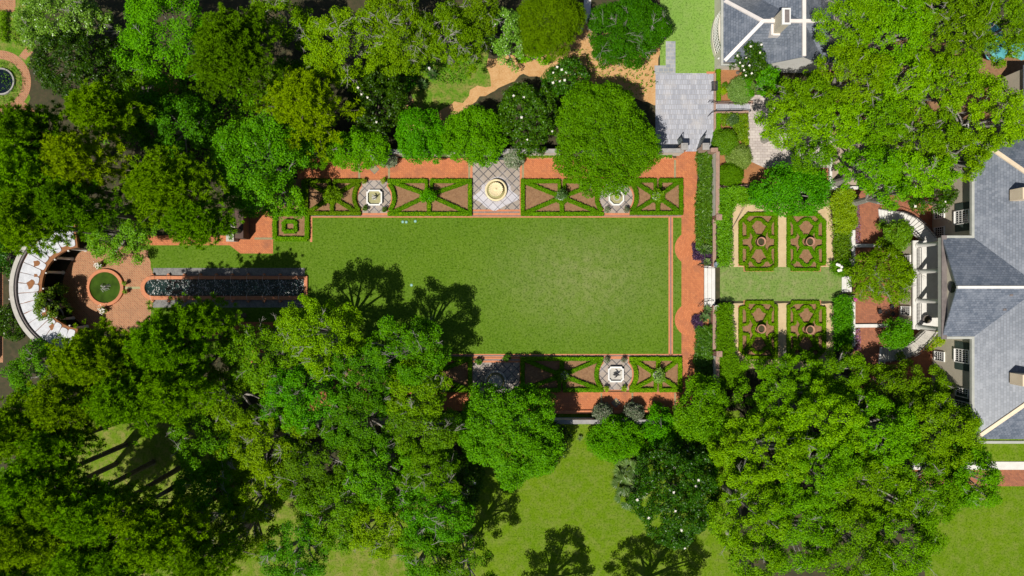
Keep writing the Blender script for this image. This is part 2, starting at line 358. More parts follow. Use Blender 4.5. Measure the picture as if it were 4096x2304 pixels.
# ------------------------------------------------------------------ ground
g = MB(); g.add([(-400, -400, 0), (400, -400, 0), (400, 400, 0), (-400, 400, 0)], [(0, 1, 2, 3)])
g.build('ground', K['soil'])['kind'] = 'structure'
sheet('lawn', rect(1248, 868, 2676, 1417), 'lawn', .030)
sheet('lawn', rect(575, 958, 1262, 1417), 'lawn', .024)
sheet('lawn', [(1900, 1700), (2280, 1640), (2960, 1640), (2960, 2600), (1900, 2600)], 'lawn2', .012, jag=5)
sheet('lawn', [(100, 1690), (640, 1660), (1500, 2000), (1900, 2000), (1900, 2700), (100, 2700)], 'lawn_dry', .008, jag=10)
sheet('lawn', rect(3700, 1945, 4700, 2700), 'lawn2', .016)
sheet('lawn', rect(3780, 1700, 4700, 1845), 'lawn2', .014)
sheet('lawn', rect(2640, -400, 2875, 293), 'lawn3', .018)
sheet('lawn', rect(2880, 1068, 3375, 1204), 'lawn4', .026)
sheet('lawn', rect(-300, -100, 120, 520), 'grass_rough', .012, jag=8)
sheet('lawn', [(1660, 260), (1900, 200), (1960, 330), (1850, 400), (1740, 470), (1640, 450)], 'grass_rough', .02, jag=16)
sheet('lawn', [(1780, 180), (1960, 190), (1960, 250), (1830, 320), (1760, 260)], 'grass_rough', .022, jag=14)
sheet('leaf_litter', [(1590, 470), (1650, 390), (1800, 330), (1880, 260), (2040, 215), (2220, 190), (2330, 60), (2380, 130), (2640, 160), (2640, 420), (2300, 330), (2100, 300), (1900, 400), (1750, 520), (1600, 520)], 'litter', .016, jag=9)
sheet('leaf_litter', [(560, 260), (720, 290), (720, 380), (540, 370)], 'litter', .016, jag=9)
sheet('path', [(2340, -300), (2375, -300), (2362, 60), (2345, 95), (2335, 60)], 'pale_stone', .02)
sheet('path', rect(1190, 632, 1892, 716), 'brick_path', .036)
sheet('path', rect(2076, 632, 2706, 716), 'brick_path', .036)
sheet('path', rect(2706, 606, 2790, 716), 'brick_path', .044)
sheet('path', rect(2732, 714, 2788, 862), 'brick_path', .048)
sheet('path', rect(2726, 860, 2785, 1692), 'brick_path', .044)
sheet('path', rect(2783, 1058, 2815, 1232), 'brick_path', .048)
sheet('path', circ(2767, 993, 68, 40), 'brick_fan', .052); sheet('path', circ(2767, 1279, 68, 40), 'brick_fan', .052)
sheet('path', rect(1190, 1567, 2730, 1643), 'brick_path', .036)
for x in (1433, 1552, 1873, 2088, 2696): sheet('path_joint', rect(x, 640, x + 8, 716), 'joint', .046)
for x in (2402, 2526, 2697): sheet('path_joint', rect(x, 1572, x + 7, 1641), 'joint', .046)
lp = [(560, 942), (940, 942), (965, 850), (1092, 846), (1092, 1014), (962, 1014), (918, 981), (560, 981)]
sheet('path', lp, 'brick_path', .034)
sheet('path', [(x, 2302 - y) for x, y in lp], 'brick_path', .034)
sheet('path_joint', rect(1018, 950, 1092, 958), 'joint', .046)
# lawn edging and drain channel
sheet('kerb_strip', rect(1240, 858, 2726, 870), 'brick_edge', .040)
sheet('kerb_strip', rect(2674, 870, 2692, 1418), 'brick_edge', .040)
sheet('kerb_strip', rect(1240, 1416, 2726, 1429), 'brick_edge', .040)
sheet('kerb_strip', rect(1240, 870, 1249, 968), 'brick_edge', .040)
sheet('drain_channel', rect(1242, 861.5, 2726, 865.5), 'lead', .048)
sheet('drain_channel', rect(2681, 869, 2685.5, 1418), 'lead', .048)
sheet('drain_channel', rect(1242, 1420.5, 2726, 1425), 'lead', .048)
sheet('lawn', rect(2691, 869, 2728, 1417), 'lawn', .034)
# fountain courts
def court(x0, y0, x1, y1, sign):
    sheet('court_paving', rect(x0, y0, x1, y1), 'diamond', .042)
court(1890, 640, 2079, 838, 1); court(1890, 1445, 2079, 1645, -1)
lim = [(1984 + 78 * (1 + .18 * sin(3 * a) + .1 * sin(7 * a)) * cos(a), 775 + 60 * (1 + .15 * sin(4 * a + 1)) * sin(a)) for a in np.linspace(0, 2 * pi, 40, endpoint=False)]
sheet('lime_stain', lim, 'limed', .050)
for yy, hh, mt in ((838, 8, 'brick_edge'), (846, 5, 'gravel'), (851, 8, 'brick_edge'), (1430, 7, 'brick_edge'), (1437, 5, 'gravel'), (1442, 8, 'brick_edge')):
    sheet('kerb_strip', rect(1886, yy, 2083, yy + hh), mt, .046)
for x in (1881, 2079):
    sheet('kerb_strip', rect(x, 640, x + 9, 852), 'brick_edge', .052); sheet('kerb_strip', rect(x, 1432, x + 9, 1640), 'brick_edge', .052)
def roundcourt(cx, cy, up):
    P = [(cx - 53, cy - 70 * 1.0), (cx + 53, cy - 70)] + [(cx + 66 * cos(t), cy + 66 * sin(t)) for t in np.linspace(-.75, .75, 14)] + [(cx + 53, cy + 62), (cx - 53, cy + 62)] + [(cx - 66 * cos(t), cy + 66 * sin(t)) for t in np.linspace(.75, -.75, 14)]
    sheet('court_paving', P, 'diamond', .050)
    Q = [(cx + (x - cx) * 1.075, cy + (y - cy) * 1.05) for x, y in P]
    sheet('kerb_strip', Q, 'brick_edge', .045)
roundcourt(1498, 791, 1); roundcourt(2465, 791, 1); roundcourt(2463, 1497, -1)
for cx, cy in ((1498, 677), (2464, 1611)):
    sheet('kerb_strip', [(cx - 20, cy), (cx, cy - 20), (cx + 20, cy), (cx, cy + 20)], 'lead', .050)
    sheet('path_inset', [(cx - 16, cy), (cx, cy - 16), (cx + 16, cy), (cx, cy + 16)], 'joint', .055)
sheet('kerb_strip', rect(1445, 852, 1552, 862), 'brick_edge', .056); sheet('kerb_strip', rect(2418, 852, 2518, 862), 'brick_edge', .056); sheet('kerb_strip', rect(2414, 1427, 2516, 1436), 'brick_edge', .056)
# mulch beds
sheet('mulch_bed', rect(1100, 716, 1444, 864), 'mulch', .022); sheet('mulch_bed', rect(1552, 716, 1886, 862), 'mulch', .038)
sheet('mulch_bed', rect(2084, 716, 2416, 862), 'mulch', .038); sheet('mulch_bed', rect(2518, 714, 2730, 860), 'mulch', .038)
sheet('mulch_bed', rect(2084, 1428, 2412, 1567), 'mulch', .038); sheet('mulch_bed', rect(2518, 1428, 2726, 1567), 'mulch', .038)
sheet('mulch_bed', rect(1300, 1428, 1884, 1567), 'mulch', .038); sheet('mulch_bed', rect(1094, 848, 1236, 961), 'mulch', .040)
# pool end
sheet('plaza', circ(428, 1151, 178, 60), 'brick_plaza', .030)
sheet('plaza', [(330, 1000), (590, 1000), (610, 1090), (610, 1215), (590, 1330), (330, 1330)], 'brick_plaza', .034, jag=3)
sheet('gravel_strip', rect(612, 1072, 1219, 1108), 'gravel', .040); sheet('gravel_strip', rect(612, 1196, 1219, 1230), 'gravel', .040)
sheet('path', [(-120, -10), (62, -10), (62, 48), (-120, 48)], 'brick_plaza', .026)
sheet('plaza', circ(-3, 328, 127, 50), 'brick_plaza', .030)
sheet('path', [(75, 225), (108, 183), (132, 208), (100, 240)], 'brick_plaza', .026); sheet('path', [(70, 430), (97, 408), (162, 460), (135, 480)], 'brick_plaza', .026)
sheet('path', rect(-40, 440, 14, 560), 'brick_plaza', .022); sheet('path', rect(-90, 1000, 12, 1450), 'brick_plaza', .022)
sheet('lawn', circ(-3, 328, 92, 40), 'grass_rough', .036)
# north court and right gardens
sheet('court_paving', rect(2622, 293, 2858, 610), 'paver', .030)
sheet('flagstone', [(2663, 165), (2702, 165), (2702, 294), (2618, 294), (2618, 262), (2663, 262)], 'flag', .034)
sheet('mulch_bed', rect(2858, 270, 3010, 672), 'mulch_orange', .020)
sheet('court_paving', rect(2850, 414, 3000, 448), 'paver', .034)
sheet('court_paving', [(2992, 380), (3330, 380), (3330, 672), (3060, 672), (2990, 640)], 'paver_warm', .032)
sheet('mulch_bed', rect(2868, 640, 3330, 752), 'mulch_orange', .014)
sheet('gravel_court', rect(3318, 560, 3740, 748), 'pebble', .026)
sheet('terrace', [(3412, 752), (3740, 752), (3740, 1560), (3412, 1560)], 'brick_red', .024)
sheet('kerb_strip', rect(2826, 286, 2860, 295), 'brick_edge', .040)
sandp = [(2915, 860), (2945, 815), (3330, 800), (3340, 1072), (2918, 1072)]
sheet('sand_path', sandp, 'sand', .022, jag=2); sheet('sand_path', [(x, 2286 - y) for x, y in sandp], 'sand', .022, jag=2)
sheet('path', rect(3650, 1879, 4700, 1945), 'brick_red', .024); sheet('path', rect(3650, 1847, 4700, 1879), 'pale_stone', .026)
sheet('ground_yard', rect(3240, 150, 4700, 560), 'mulch', .010)

# ------------------------------------------------------------------ foliage generators
def unit(a): return a / np.maximum(np.linalg.norm(a, axis=-1, keepdims=True), 1e-6)
def quads(c, nrm, L, wd):
    n = len(c); r = rng.normal(size=(n, 3)); u = unit(np.cross(nrm, r)); v = np.cross(nrm, u)
    L = np.broadcast_to(L, (n,))[:, None]; wd = np.broadcast_to(wd, (n,))[:, None]
    fold = nrm * (wd * .25)
    return np.stack([c - u * L / 2, c + v * wd / 2 + fold, c + u * L / 2, c - v * wd / 2 + fold], 1).reshape(-1, 3)
def scatter(nmax, rx, ry, mind, wob, ph):
    pts = []; tries = 0
    while len(pts) < nmax and tries < nmax * 30:
        tries += 1; a = rnd.uniform(0, 2 * pi); q = sqrt(rnd.random())
        lim = 1 + wob * (.6 * sin(2 * a + ph) + .5 * sin(3 * a + 2.1 * ph) + .4 * sin(5 * a + 3.7 * ph) + .3 * sin(8 * a + ph))
        x, y = q * lim * rx * cos(a), q * lim * ry * sin(a)
        if all((x - b[0]) ** 2 + (y - b[1]) ** 2 > mind * mind for b in pts): pts.append((x, y, q))
    return pts
def crown(cx, cy, rx, ry, zb, ztop, pr=1.1, leaf=.26, asp=.55, lai=3.2, wob=.13, flat=.5, gap=.75, jz=.5, up=.55, squash=.7, lobe=0, thin=.5):
    """leaf quads spread through overlapping puffs set on a dome; returns verts and puff list"""
    pts = scatter(int(3.0 * rx * ry / (pr * pr * gap)) + 6, max(.1, rx - pr * .6), max(.1, ry - pr * .6), pr * gap, wob, rnd.uniform(0, 6))
    puffs = []
    LB = [(a, b, rnd.uniform(-.5, .6), rnd.uniform(.75, 1.2) * lobe) for a, b, _ in scatter(60, rx * .92, ry * .92, lobe * 1.35, wob, 1)] if lobe else []
    for x, y, q in pts:
        drop = 0
        if LB:
            d, dz = min((hypot(x - a, y - b) / r, z_) for a, b, z_, r in LB)
            if d > .85 and rnd.random() < thin: continue
            drop = 1.9 * lobe * .5 * min(d, 1.5) ** 2 - dz
        z = -drop + zb + (ztop - zb - pr * squash) * max(0, 1 - q * q) ** flat + rnd.uniform(-jz, jz)
        puffs.append((cx + x, cy + y, z, pr * rnd.uniform(.7, 1.25)))
        if q > .55 and rnd.random() < .5:
            puffs.append((cx + x * .95, cy + y * .95, z - rnd.uniform(.8, 1.6) * pr, pr * rnd.uniform(.7, 1.1)))
    A = np.array(puffs); cnt = (lai * pi * A[:, 3] ** 2 / (leaf * leaf * asp * .5 * 2.0)).astype(int) + 3
    idx = np.repeat(np.arange(len(A)), cnt); n = len(idx)
    d = rng.normal(size=(n, 3)); d[:, 2] = np.where(rng.random(n) < .82, np.abs(d[:, 2]), d[:, 2]); d = unit(d)
    rr = (rng.random(n) ** .35 * 1.06)[:, None] * A[idx, 3][:, None]
    c = A[idx, :3] + d * rr * np.array([1, 1, squash])
    nr = unit(d * .55 + np.array([0, 0, up]) + rng.normal(size=(n, 3)) * .42)
    s = leaf * rng.uniform(.65, 1.3, n)
    return quads(c, nr, s, s * asp), puffs
def limbs(mb, cx, cy, puffs, ztop, r0, nl=10, r_end=.04):
    zfork = ztop * rnd.uniform(.28, .4)
    mb.tube([(cx, cy, -.1), (cx + .1, cy, zfork * .5), (cx, cy, zfork + .3)], [r0 * 1.25, r0, r0 * .85], 8)
    sel = rnd.sample(puffs, min(nl, len(puffs)))
    for p in sel:
        m = Vector((cx + (p[0] - cx) * .45 + rnd.uniform(-.4, .4), cy + (p[1] - cy) * .45 + rnd.uniform(-.4, .4), zfork + (p[2] - zfork) * .6))
        mb.tube([(cx, cy, zfork), tuple(m), (p[0], p[1], p[2])], [r0 * .55, r0 * .32, r_end], 6)
    return sel
def twigs(mb, puffs, n, r=.026):
    """grey forked branch ends standing out of the leaves, each grown from the end of a limb"""
    for _ in range(n):
        p = rnd.choice(puffs); a = rnd.uniform(0, 2 * pi); L = rnd.uniform(.5, 1.3)
        q = Vector((p[0], p[1], p[2])); e = q + Vector((cos(a) * .35 * p[3], sin(a) * .35 * p[3], p[3] * .72)); f = e + Vector((cos(a), sin(a), .12)) * L
        mb.tube([q, e, f], [r * 1.2, r, r * .4], 5)
        for k in range(rnd.randint(3, 6)):
            b = a + rnd.uniform(-1.1, 1.1); s_ = e.lerp(f, rnd.uniform(.1, .8)); mb.tube([s_, s_ + Vector((cos(b), sin(b), rnd.uniform(0, .4))) * L * rnd.uniform(.3, .6)], [r * .65, r * .3], 4)
def fpos(fx, fy, z): return W(fx * 1.59006, fy * 1.59006, z)
def frad(r, z): return r * 1.59006 / S * (H - z) / H

def leafy(name, label, cat, group, fx, fy, rx, ry, top, depth, mat, pr, leaf, asp, lai, lobe=0, thin=.5, bark='bark', tr=.32, ntw=0, wob=.13, flat=.5, gap=.75, jz=.5, flowers=0, up=.55, squash=.7, tw=.04, nl=10):
    tw = min(tw, .026); zb = top - depth; zm = zb + depth * .35
    cx, cy = fpos(fx, fy, zm); rx, ry = frad(rx, zm), frad(ry, zm)
    o = thing(name, (cx, cy, 0), label, cat, group)
    v, puffs = crown(cx, cy, rx, ry, zb, top, pr, leaf, asp, lai, wob, flat, gap, jz, up, squash, lobe, thin)
    attach('crown', npmesh('crown', v, 4), K[mat], o)
    tb = MB(); lp_ = limbs(tb, cx, cy, puffs, top, tr, max(nl, min(ntw // 3, 24)))
    if ntw: twigs(tb, lp_, ntw, r=tw)
    tb.build('trunk', K[bark], o)
    if flowers:
        base = None
        P = [p for p in puffs if p[2] > zb - .3]
        for k in range(flowers):
            p = rnd.choice(P); a = rnd.uniform(0, 6.28)
            loc = (p[0] + cos(a) * p[3] * .4, p[1] + sin(a) * p[3] * .4, p[2] + p[3] * .8)
            if base is None:
                f = MB(); f.v = []
                for j in range(9):
                    t = 2 * pi * j / 9; rr = .17 if j % 2 else .13
                    f.add([(0, 0, 0), (rr * .6 * cos(t - .4), rr * .6 * sin(t - .4), .05), (rr * cos(t), rr * sin(t), .1), (rr * .6 * cos(t + .4), rr * .6 * sin(t + .4), .05)], [(0, 1, 2, 3)])
                f.lathe([(.05, .0), (.06, .05), (.02, .09)], 0, 0, 8)
                base = f.mesh('blossom'); base.materials.append(K['petal'])
            b = bpy.data.objects.new('blossom', base); link(b); b.parent = o
            b.location = Vector(loc) - Vector((cx, cy, 0)); b.rotation_euler = (rnd.uniform(-.3, .3), rnd.uniform(-.3, .3), a)
            s = rnd.uniform(.8, 1.25); b.scale = (s, s, s)
    return o
def pine(label, fx, fy, rx, ry, top, mat='pine', depth=6.5, dens=1.0, tuft=.40, group='tall pines in the wood', needles=34):
    zb = top - depth; zm = zb + depth * .4
    cx, cy = fpos(fx, fy, zm); rx, ry = frad(rx, zm) * 1.1, frad(ry, zm) * 1.1
    o = thing('pine_tree', (cx, cy, 0), label, 'pine tree', group)
    tb = MB(); tb.tube([(cx, cy, -.1), (cx + .15, cy - .1, top * .5), (cx, cy, top - .8)], [.36, .27, .08], 8)
    C = []; D = []
    nb = int(50 * dens); nt = int(dens * rx * ry * 50 / nb) + 2
    for k in range(nb):
        a = 2.4 * k + rnd.uniform(-.4, .4); t = (k + .5) / nb; z0 = zb + (depth - 1) * t
        R = (1 - t) ** .55 * rnd.uniform(.75, 1.12); ex, ey = R * rx * cos(a), R * ry * sin(a); rise = rnd.uniform(.3, 1.3)
        p0 = Vector((cx, cy, z0)); p2 = Vector((cx + ex, cy + ey, z0 + rise)); p1 = (p0 + p2) * .5 + Vector((rnd.uniform(-.3, .3), rnd.uniform(-.3, .3), -.1))
        tb.tube([p0, p1, p2], [.075, .05, .02], 5)
        for j in range(nt):
            s = rnd.uniform(.3, 1.04); q = p0.lerp(p2, s); w = .75 * (1.1 - .45 * s)
            side = rnd.gauss(0, w * 1.1); al = rnd.gauss(0, .25)
            C.append((q.x - sin(a) * side + cos(a) * al, q.y + cos(a) * side + sin(a) * al, q.z + rnd.gauss(.12, .28)))
            D.append((cos(a) * .6 + rnd.gauss(0, .35), sin(a) * .6 + rnd.gauss(0, .35), .85))
    tb.build('trunk', K['bark'], o)
    C = np.array(C); D = unit(np.array(D)); n = len(C)
    d = unit(rng.normal(size=(n, needles, 3)) * .75 + D[:, None, :] * .75)
    L = (tuft * rng.uniform(.75, 1.2, (n, 1, 1))) * rng.uniform(.8, 1.1, (n, needles, 1))
    side = unit(np.cross(d, np.array([0, 0, 1.]) + rng.normal(size=(n, needles, 3)) * .45)) * .027
    c0 = C[:, None, :] + d * .03
    tri = np.stack([c0 - side * .6, c0 + side * .6, c0 + d * L * .65 + side, c0 + d * L, c0 + d * L * .65 - side], 2)
    me = npmesh('crown', tri.reshape(-1, 3), 5)
    attach('crown', me, K[mat], o)
    return o

# ------------------------------------------------------------------ trees
OAK = 'live oaks with grey branches'
def oak(label, fx, fy, rx, ry=None, top=11, mat='oak', ntw=None, depth=3.4):
    ry = ry or rx
    return leafy('oak_tree', label, 'oak tree', OAK, fx, fy, rx, ry, top, depth, mat, .60, .19, .6, 2.7, lobe=1.6, thin=.55, ntw=ntw if ntw is not None else int(rx * ry / 230), bark='bark_grey', tr=.4, wob=.2, flat=.65, gap=.98, jz=.7, nl=16, squash=.6)
def broad(label, fx, fy, rx, ry=None, top=11, mat='broad', name='leafy_tree', group='glossy broadleaf trees', pr=.65, leaf=.23, ntw=4, depth=3.6, cat='tree', jz=.5, lob=None):
    return leafy(name, label, cat, group, fx, fy, rx, ry or rx, top, depth, mat, pr * .9, leaf * .92, .6, 2.7, lobe=lob if lob is not None else (1.4 if rx > 50 else 0), thin=.62, ntw=ntw, bark='bark_grey', wob=.18, flat=.6, gap=.95, jz=jz)
def clipt(label, fx, fy, rx, ry=None, top=6, mat='clip', ntw=0, depth=2.6, leaf=.19, wob=.05, name='round_tree', group='dense bright green trees along the walls', pr=.5, jz=.25, tw=.018, lobe=1.0):
    return leafy(name, label, 'tree', group, fx, fy, rx, ry or rx, top, depth, mat, pr, leaf, .6, 2.6, lobe=lobe, thin=.08, ntw=ntw, bark='bark_grey', wob=wob + .05, flat=.55, gap=.75, jz=jz, tr=.2, tw=tw)
def magnolia(label, fx, fy, rx, ry=None, top=8, fl=0, depth=4, wob=.12):
    return leafy('magnolia_tree', label, 'magnolia tree', 'dark glossy magnolias', fx, fy, rx, ry or rx, top, depth, 'magnolia', .46, .25, .45, 2.9, lobe=1.1, thin=.22, ntw=0, wob=wob, flat=.7, gap=.95, jz=.6, flowers=fl, up=.35, tr=.25)

# upper left wood
broad('thin light green tree in the top left corner above the round brick garden', 135, 45, 115, 75, 9, 'lite_broad', ntw=22)
magnolia('large dark glossy magnolia immediately right of the round brick garden', 190, 165, 112, 108, 9)
broad('bright mid green tree at the top edge, right of the large dark magnolia', 405, 85, 140, 118, 12, 'clip', pr=1.0)
pine('grey green pine with a round crown near the top edge, left of the olive oaks', 580, 135, 108, 128, 16, 'pine_grey', 5, 1.25)
pine('shaggy pine just below the dark magnolia of the round brick garden', 258, 280, 95, 75, 16, 'pine')
pine('pine directly below the round brick garden at the left edge', 75, 335, 100, 78, 17, 'pine')
pine('yellowish pine at the left edge, highest above the curved white pergola', 65, 440, 115, 100, 19, 'pine')
pine('pine with its lower boughs reaching over the top end of the curved pergola', 70, 560, 105, 85, 19, 'pine')
pine('bright yellow green pine between the left edge pines and the dark glossy tree', 205, 405, 100, 85, 18, 'pine_yellow', 6, .8)
pine('pine overhanging the top of the brick pond plaza', 190, 520, 105, 75, 18, 'pine', 6, .9)
broad('glossy green tree just left of the largest glossy tree', 425, 310, 108, 90, 10)
broad('largest glossy deep green tree, left of the square hedge maze', 640, 395, 135, 118, 12, pr=.9)
broad('glossy deep green crown overhanging the brick path left of the square maze', 660, 490, 95, 65, 9)
pine('dark green pine over the brick path, left of the glossy trees', 420, 470, 120, 95, 16, 'pine_grey', 6, 1.1)
pine('dark pine hanging over the strip of grass above the canal', 500, 560, 95, 62, 15, 'pine', 5, 1)
broad('bright leafy small tree at the top rim of the brick pond plaza', 290, 585, 95, 75, 7, 'shrub_green', pr=.7, leaf=.21)
pine('bright yellow green pine with loose round tufts in the upper middle wood', 765, 265, 112, 108, 14, 'pine_yellow', 5.5, .62, .42, needles=30)
broad('deep green tree in shade between the tufted pine and the glossy tree', 790, 375, 60, 62, 7, 'oak_blue')
broad('dark low tree filling the gap right of the grey green pine', 720, 195, 62, 55, 6, 'oak_blue')
broad('dark small tree left of the grey green pine', 350, 225, 60, 55, 6, 'oak_blue')
oak('olive oak at the top edge beside the grey green pine', 700, 45, 85, 65, 11, 'oak_olive')
oak('wide olive oak above the dark magnolia in the upper middle', 860, 110, 118, 105, 11.5, 'oak_olive')
oak('olive oak with many bare grey branches at the top edge', 1000, 75, 105, 100, 11.5, 'oak_olive', 55)
oak('olive oak with grey branches nearest the leaf covered path', 1115, 85, 98, 85, 11, 'oak_olive', 50)
oak('small olive oak at the top edge beside the pale leafy tree', 1195, 35, 70, 58, 10, 'oak_olive')
magnolia('dark glossy magnolia beside the spiky cycads', 945, 245, 80, 92, 7.5, 4)
broad('pale bright leafy tree at the top edge left of the feathery conifer', 1272, 80, 58, 78, 8, 'lite_broad', ntw=5, pr=.6)
broad('small bright green bush tree at the bend of the leaf covered path', 1345, 125, 45, 38, 5, 'clip', pr=.5, ntw=0)
leafy('conifer_tree', 'feathery grey green conifer at the top edge beside the pale path', 'conifer tree', None, 1385, 55, 85, 88, 9, 3.5, 'yew', .6, .34, .16, 2.8, wob=.12, flat=.6, gap=.8)
clipt('broad flat dark green tree with pale bare twigs beside the top lawn', 1582, 72, 102, 96, 7, 'clip_dark', 90, 2.0, .18, .07, name='flat_topped_tree', group=None, jz=.12, tw=.016, lobe=.8)
magnolia('dark magnolia with white blossoms left of the biggest bright green tree', 1328, 288, 78, 96, 7.5, 9)
magnolia('smaller magnolia with white blossoms below the flat dark green tree', 1428, 200, 66, 62, 6.5, 7)
clipt('biggest bright green tree, overhanging the octagonal fountain', 1522, 342, 138, 142, 9, 'clip', 0, 3.6, .2, .07, pr=.55, jz=.3)
clipt('bright green tree on the upper wall, left of the white bench', 900, 372, 78, 55, 6, 'clip')
clipt('bright green tree on the upper wall, first to the right of the brown iron chairs', 1060, 338, 72, 70, 6.2, 'clip')
clipt('bright green tree on the upper wall, beside the big scalloped fountain court', 1190, 340, 82, 78, 6.3, 'clip')
# upper right oaks
OK_ = [(2148, 55, 84, 82, 'live oak at the top edge immediately right of the slate roofed pavilion'), (2265, 70, 100, 90, 'live oak at the top edge, second to the right of the slate pavilion'),
 (2400, 55, 100, 90, 'live oak at the top edge beside the blue green parasols'), (2525, 60, 95, 100, 'live oak filling the top right corner'),
 (2038, 238, 84, 62, 'live oak covering the lower right corner of the slate pavilion roof'), (2158, 190, 92, 85, 'live oak with bare limbs right of the slate pavilion roof'),
 (2285, 190, 92, 85, 'live oak over the brown yard, in the middle of the upper right wood'), (2395, 205, 75, 80, 'live oak just left of the blue green parasols'),
 (2510, 290, 95, 105, 'live oak at the right edge above the grey slate roof'), (2010, 300, 88, 82, 'live oak edging the pale paved walk'),
 (2112, 305, 90, 72, 'live oak above the gravel court, left of its kerb'), (2215, 295, 78, 70, 'live oak above the gravel court with brown gaps around it'),
 (2330, 330, 88, 75, 'live oak in front of the grey main roof'), (2210, 425, 82, 70, 'live oak over the middle of the gravel court'),
 (2330, 430, 95, 62, 'live oak reaching the corner of the main house roof'), (2430, 380, 85, 70, 'live oak hanging over the main roof eave'),
 (2060, 385, 52, 45, 'small live oak at the end of the pale paved walk'), (2250, 485, 55, 38, 'low live oak spray over the upper curved stairs')]
for x, y, a, b, lab in OK_: oak(lab, x, y, a, b, 12, 'oak', ntw=int(a * b / 700))
magnolia('small magnolia dotted with white blossoms against the slate pavilion roof', 1890, 150, 46, 50, 6.5, 22, 3)
broad('deep green small tree below the blossoming magnolia by the slate pavilion', 1922, 205, 42, 42, 5, 'broad', pr=.5, ntw=0)
clipt('wide dark green tree at the top of the box parterre garden', 2000, 478, 108, 62, 7, 'broad', 0, 3, .22, .1, pr=.7, jz=.35)
magnolia('magnolia in front of the tall upper house window with green shutters', 2355, 497, 62, 36, 7, 3, 3)
clipt('round green tree enclosed by the upper curved stairs', 2262, 590, 42, 40, 4.5, 'shrub_green', pr=.5, depth=2.4)
clipt('round green tree enclosed by the lower curved stairs', 2265, 842, 44, 40, 4.5, 'broad', pr=.5, depth=2.4)
broad('olive green tree on the brick terrace in front of the house', 2222, 690, 75, 82, 6, 'oak_olive', pr=.6, leaf=.2, ntw=14, lob=0)
# lower right oaks
LR = [(1985, 990, 125, 108, 'oak below the box parterre garden'), (2120, 940, 75, 62, 'oak spray between the parterre and the lower stairs'), (2085, 1060, 105, 100, 'oak one row below the parterre, right of a dark gap'),
 (2300, 990, 115, 90, 'oak in front of the lower house wall'), (2225, 1090, 105, 100, 'oak in the middle of the lower right wood'), (2380, 1090, 105, 115, 'oak nearest the hip end of the main roof'),
 (1925, 1140, 115, 105, 'oak right of the large blossoming magnolia'), (2060, 1190, 110, 105, 'oak in the lower right wood, two rows below the parterre'), (2200, 1230, 115, 110, 'oak in the thick of the lower right wood'),
 (2340, 1240, 110, 110, 'oak above the bottom right lawn'), (2440, 1200, 82, 105, 'oak at the end of the brick path by the bottom right lawn'), (1895, 1290, 100, 110, 'oak at the lower right of the blossoming magnolia'),
 (2010, 1340, 110, 115, 'oak at the bottom edge right of the round tree shadows'), (2150, 1370, 110, 110, 'oak at the bottom edge in the middle of the lower right wood'), (2280, 1370, 95, 110, 'oak at the bottom edge beside the bottom right lawn'), (1905, 1420, 70, 60, 'oak at the bottom edge over the dark shadow')]
for x, y, a, b, lab in LR: oak(lab, x, y, a, b, 8.0 if y < 1000 else 11.5, 'oak', ntw=int(a * b / 1500))
clipt('bright green tree at the lower end of the orange brick walk', 1770, 1040, 76, 82, 7, 'oak', 6, 3, .2, .12, pr=.7, jz=.4)
clipt('bright green tree below the two grey camellias', 1552, 1108, 82, 56, 4.3, 'clip', 0, 2.4, .19, .1)
clipt('small bright green tree right of the two grey camellias', 1662, 1078, 46, 50, 4.2, 'clip', 4, 2.4, .19, .15)
clipt('big deep green tree covering the lower scalloped fountain court', 1287, 1095, 128, 138, 10, 'broad', 3, 3.6, .21, .12, pr=.55, jz=.4, group=None, lobe=1.2)
magnolia('dark magnolia in the shade right of the big deep green tree', 1385, 1120, 55, 62, 6, 2)
magnolia('dark magnolia in the shade left of the big deep green tree', 1165, 1215, 50, 75, 6, 2)
magnolia('largest magnolia with white blossoms, beside the fan palms on the lower lawn', 1710, 1245, 118, 138, 9, 20)
broad('shadowed dark tree above the largest magnolia', 1745, 1130, 75, 60, 5, 'magnolia', pr=.6, ntw=0)
# lower left oaks
LL = [(800, 845, 108, 108, 'oak at the right end of the canal'), (1025, 885, 98, 95, 'oak with its crown tip on the shaded lawn edge'), (905, 960, 92, 92, 'oak between the two oaks that shade the lawn'),
 (1045, 985, 95, 85, 'oak left of the shaded lower parterre'), (640, 900, 105, 95, 'oak with grey branches below the canal'), (755, 1000, 105, 95, 'oak below the oak at the end of the canal'),
 (555, 1010, 95, 95, 'oak with bare branches among the lower left pines'), (900, 1075, 105, 100, 'oak in the middle of the lower left wood'), (1050, 1095, 100, 95, 'oak left of the big deep green tree'),
 (660, 1120, 110, 100, 'oak above the sunny clearing on the lower left'), (790, 1170, 105, 100, 'oak in the lower left wood with pale bare crown branches'), (950, 1200, 110, 100, 'oak in the lower left wood, above the bottom row'),
 (1075, 1200, 90, 85, 'yellow green oak above the shaded lawn corner'), (1090, 1300, 105, 95, 'oak beside the shadow at the left of the lower lawn'), (845, 1290, 110, 100, 'oak just above the bottom edge, lower left'),
 (960, 1330, 100, 95, 'oak at the bottom edge, third from the lower lawn'), (1075, 1400, 90, 75, 'oak at the bottom edge nearest the lower lawn'), (740, 1390, 100, 85, 'oak at the bottom edge near the leaning trunks'), (640, 1240, 95, 85, 'oak at the right of the sunny clearing'), (505, 1125, 95, 85, 'oak on the upper right rim of the sunny clearing'), (520, 1245, 90, 75, 'deep green oak over the second leaning trunk'), (600, 1345, 90, 75, 'deep green oak in the lower left wood, above the bottom row of pines'), (470, 1350, 80, 65, 'low oak between the thin bottom edge pines')]
for i, (x, y, a, b, lab) in enumerate(LL): oak(lab, x, y, a, b, (12.5, 12, 11)[min(i, 2)] if i < 3 else 11, 'oak_blue' if i % 3 else 'oak_olive', ntw=int(a * b / 420))
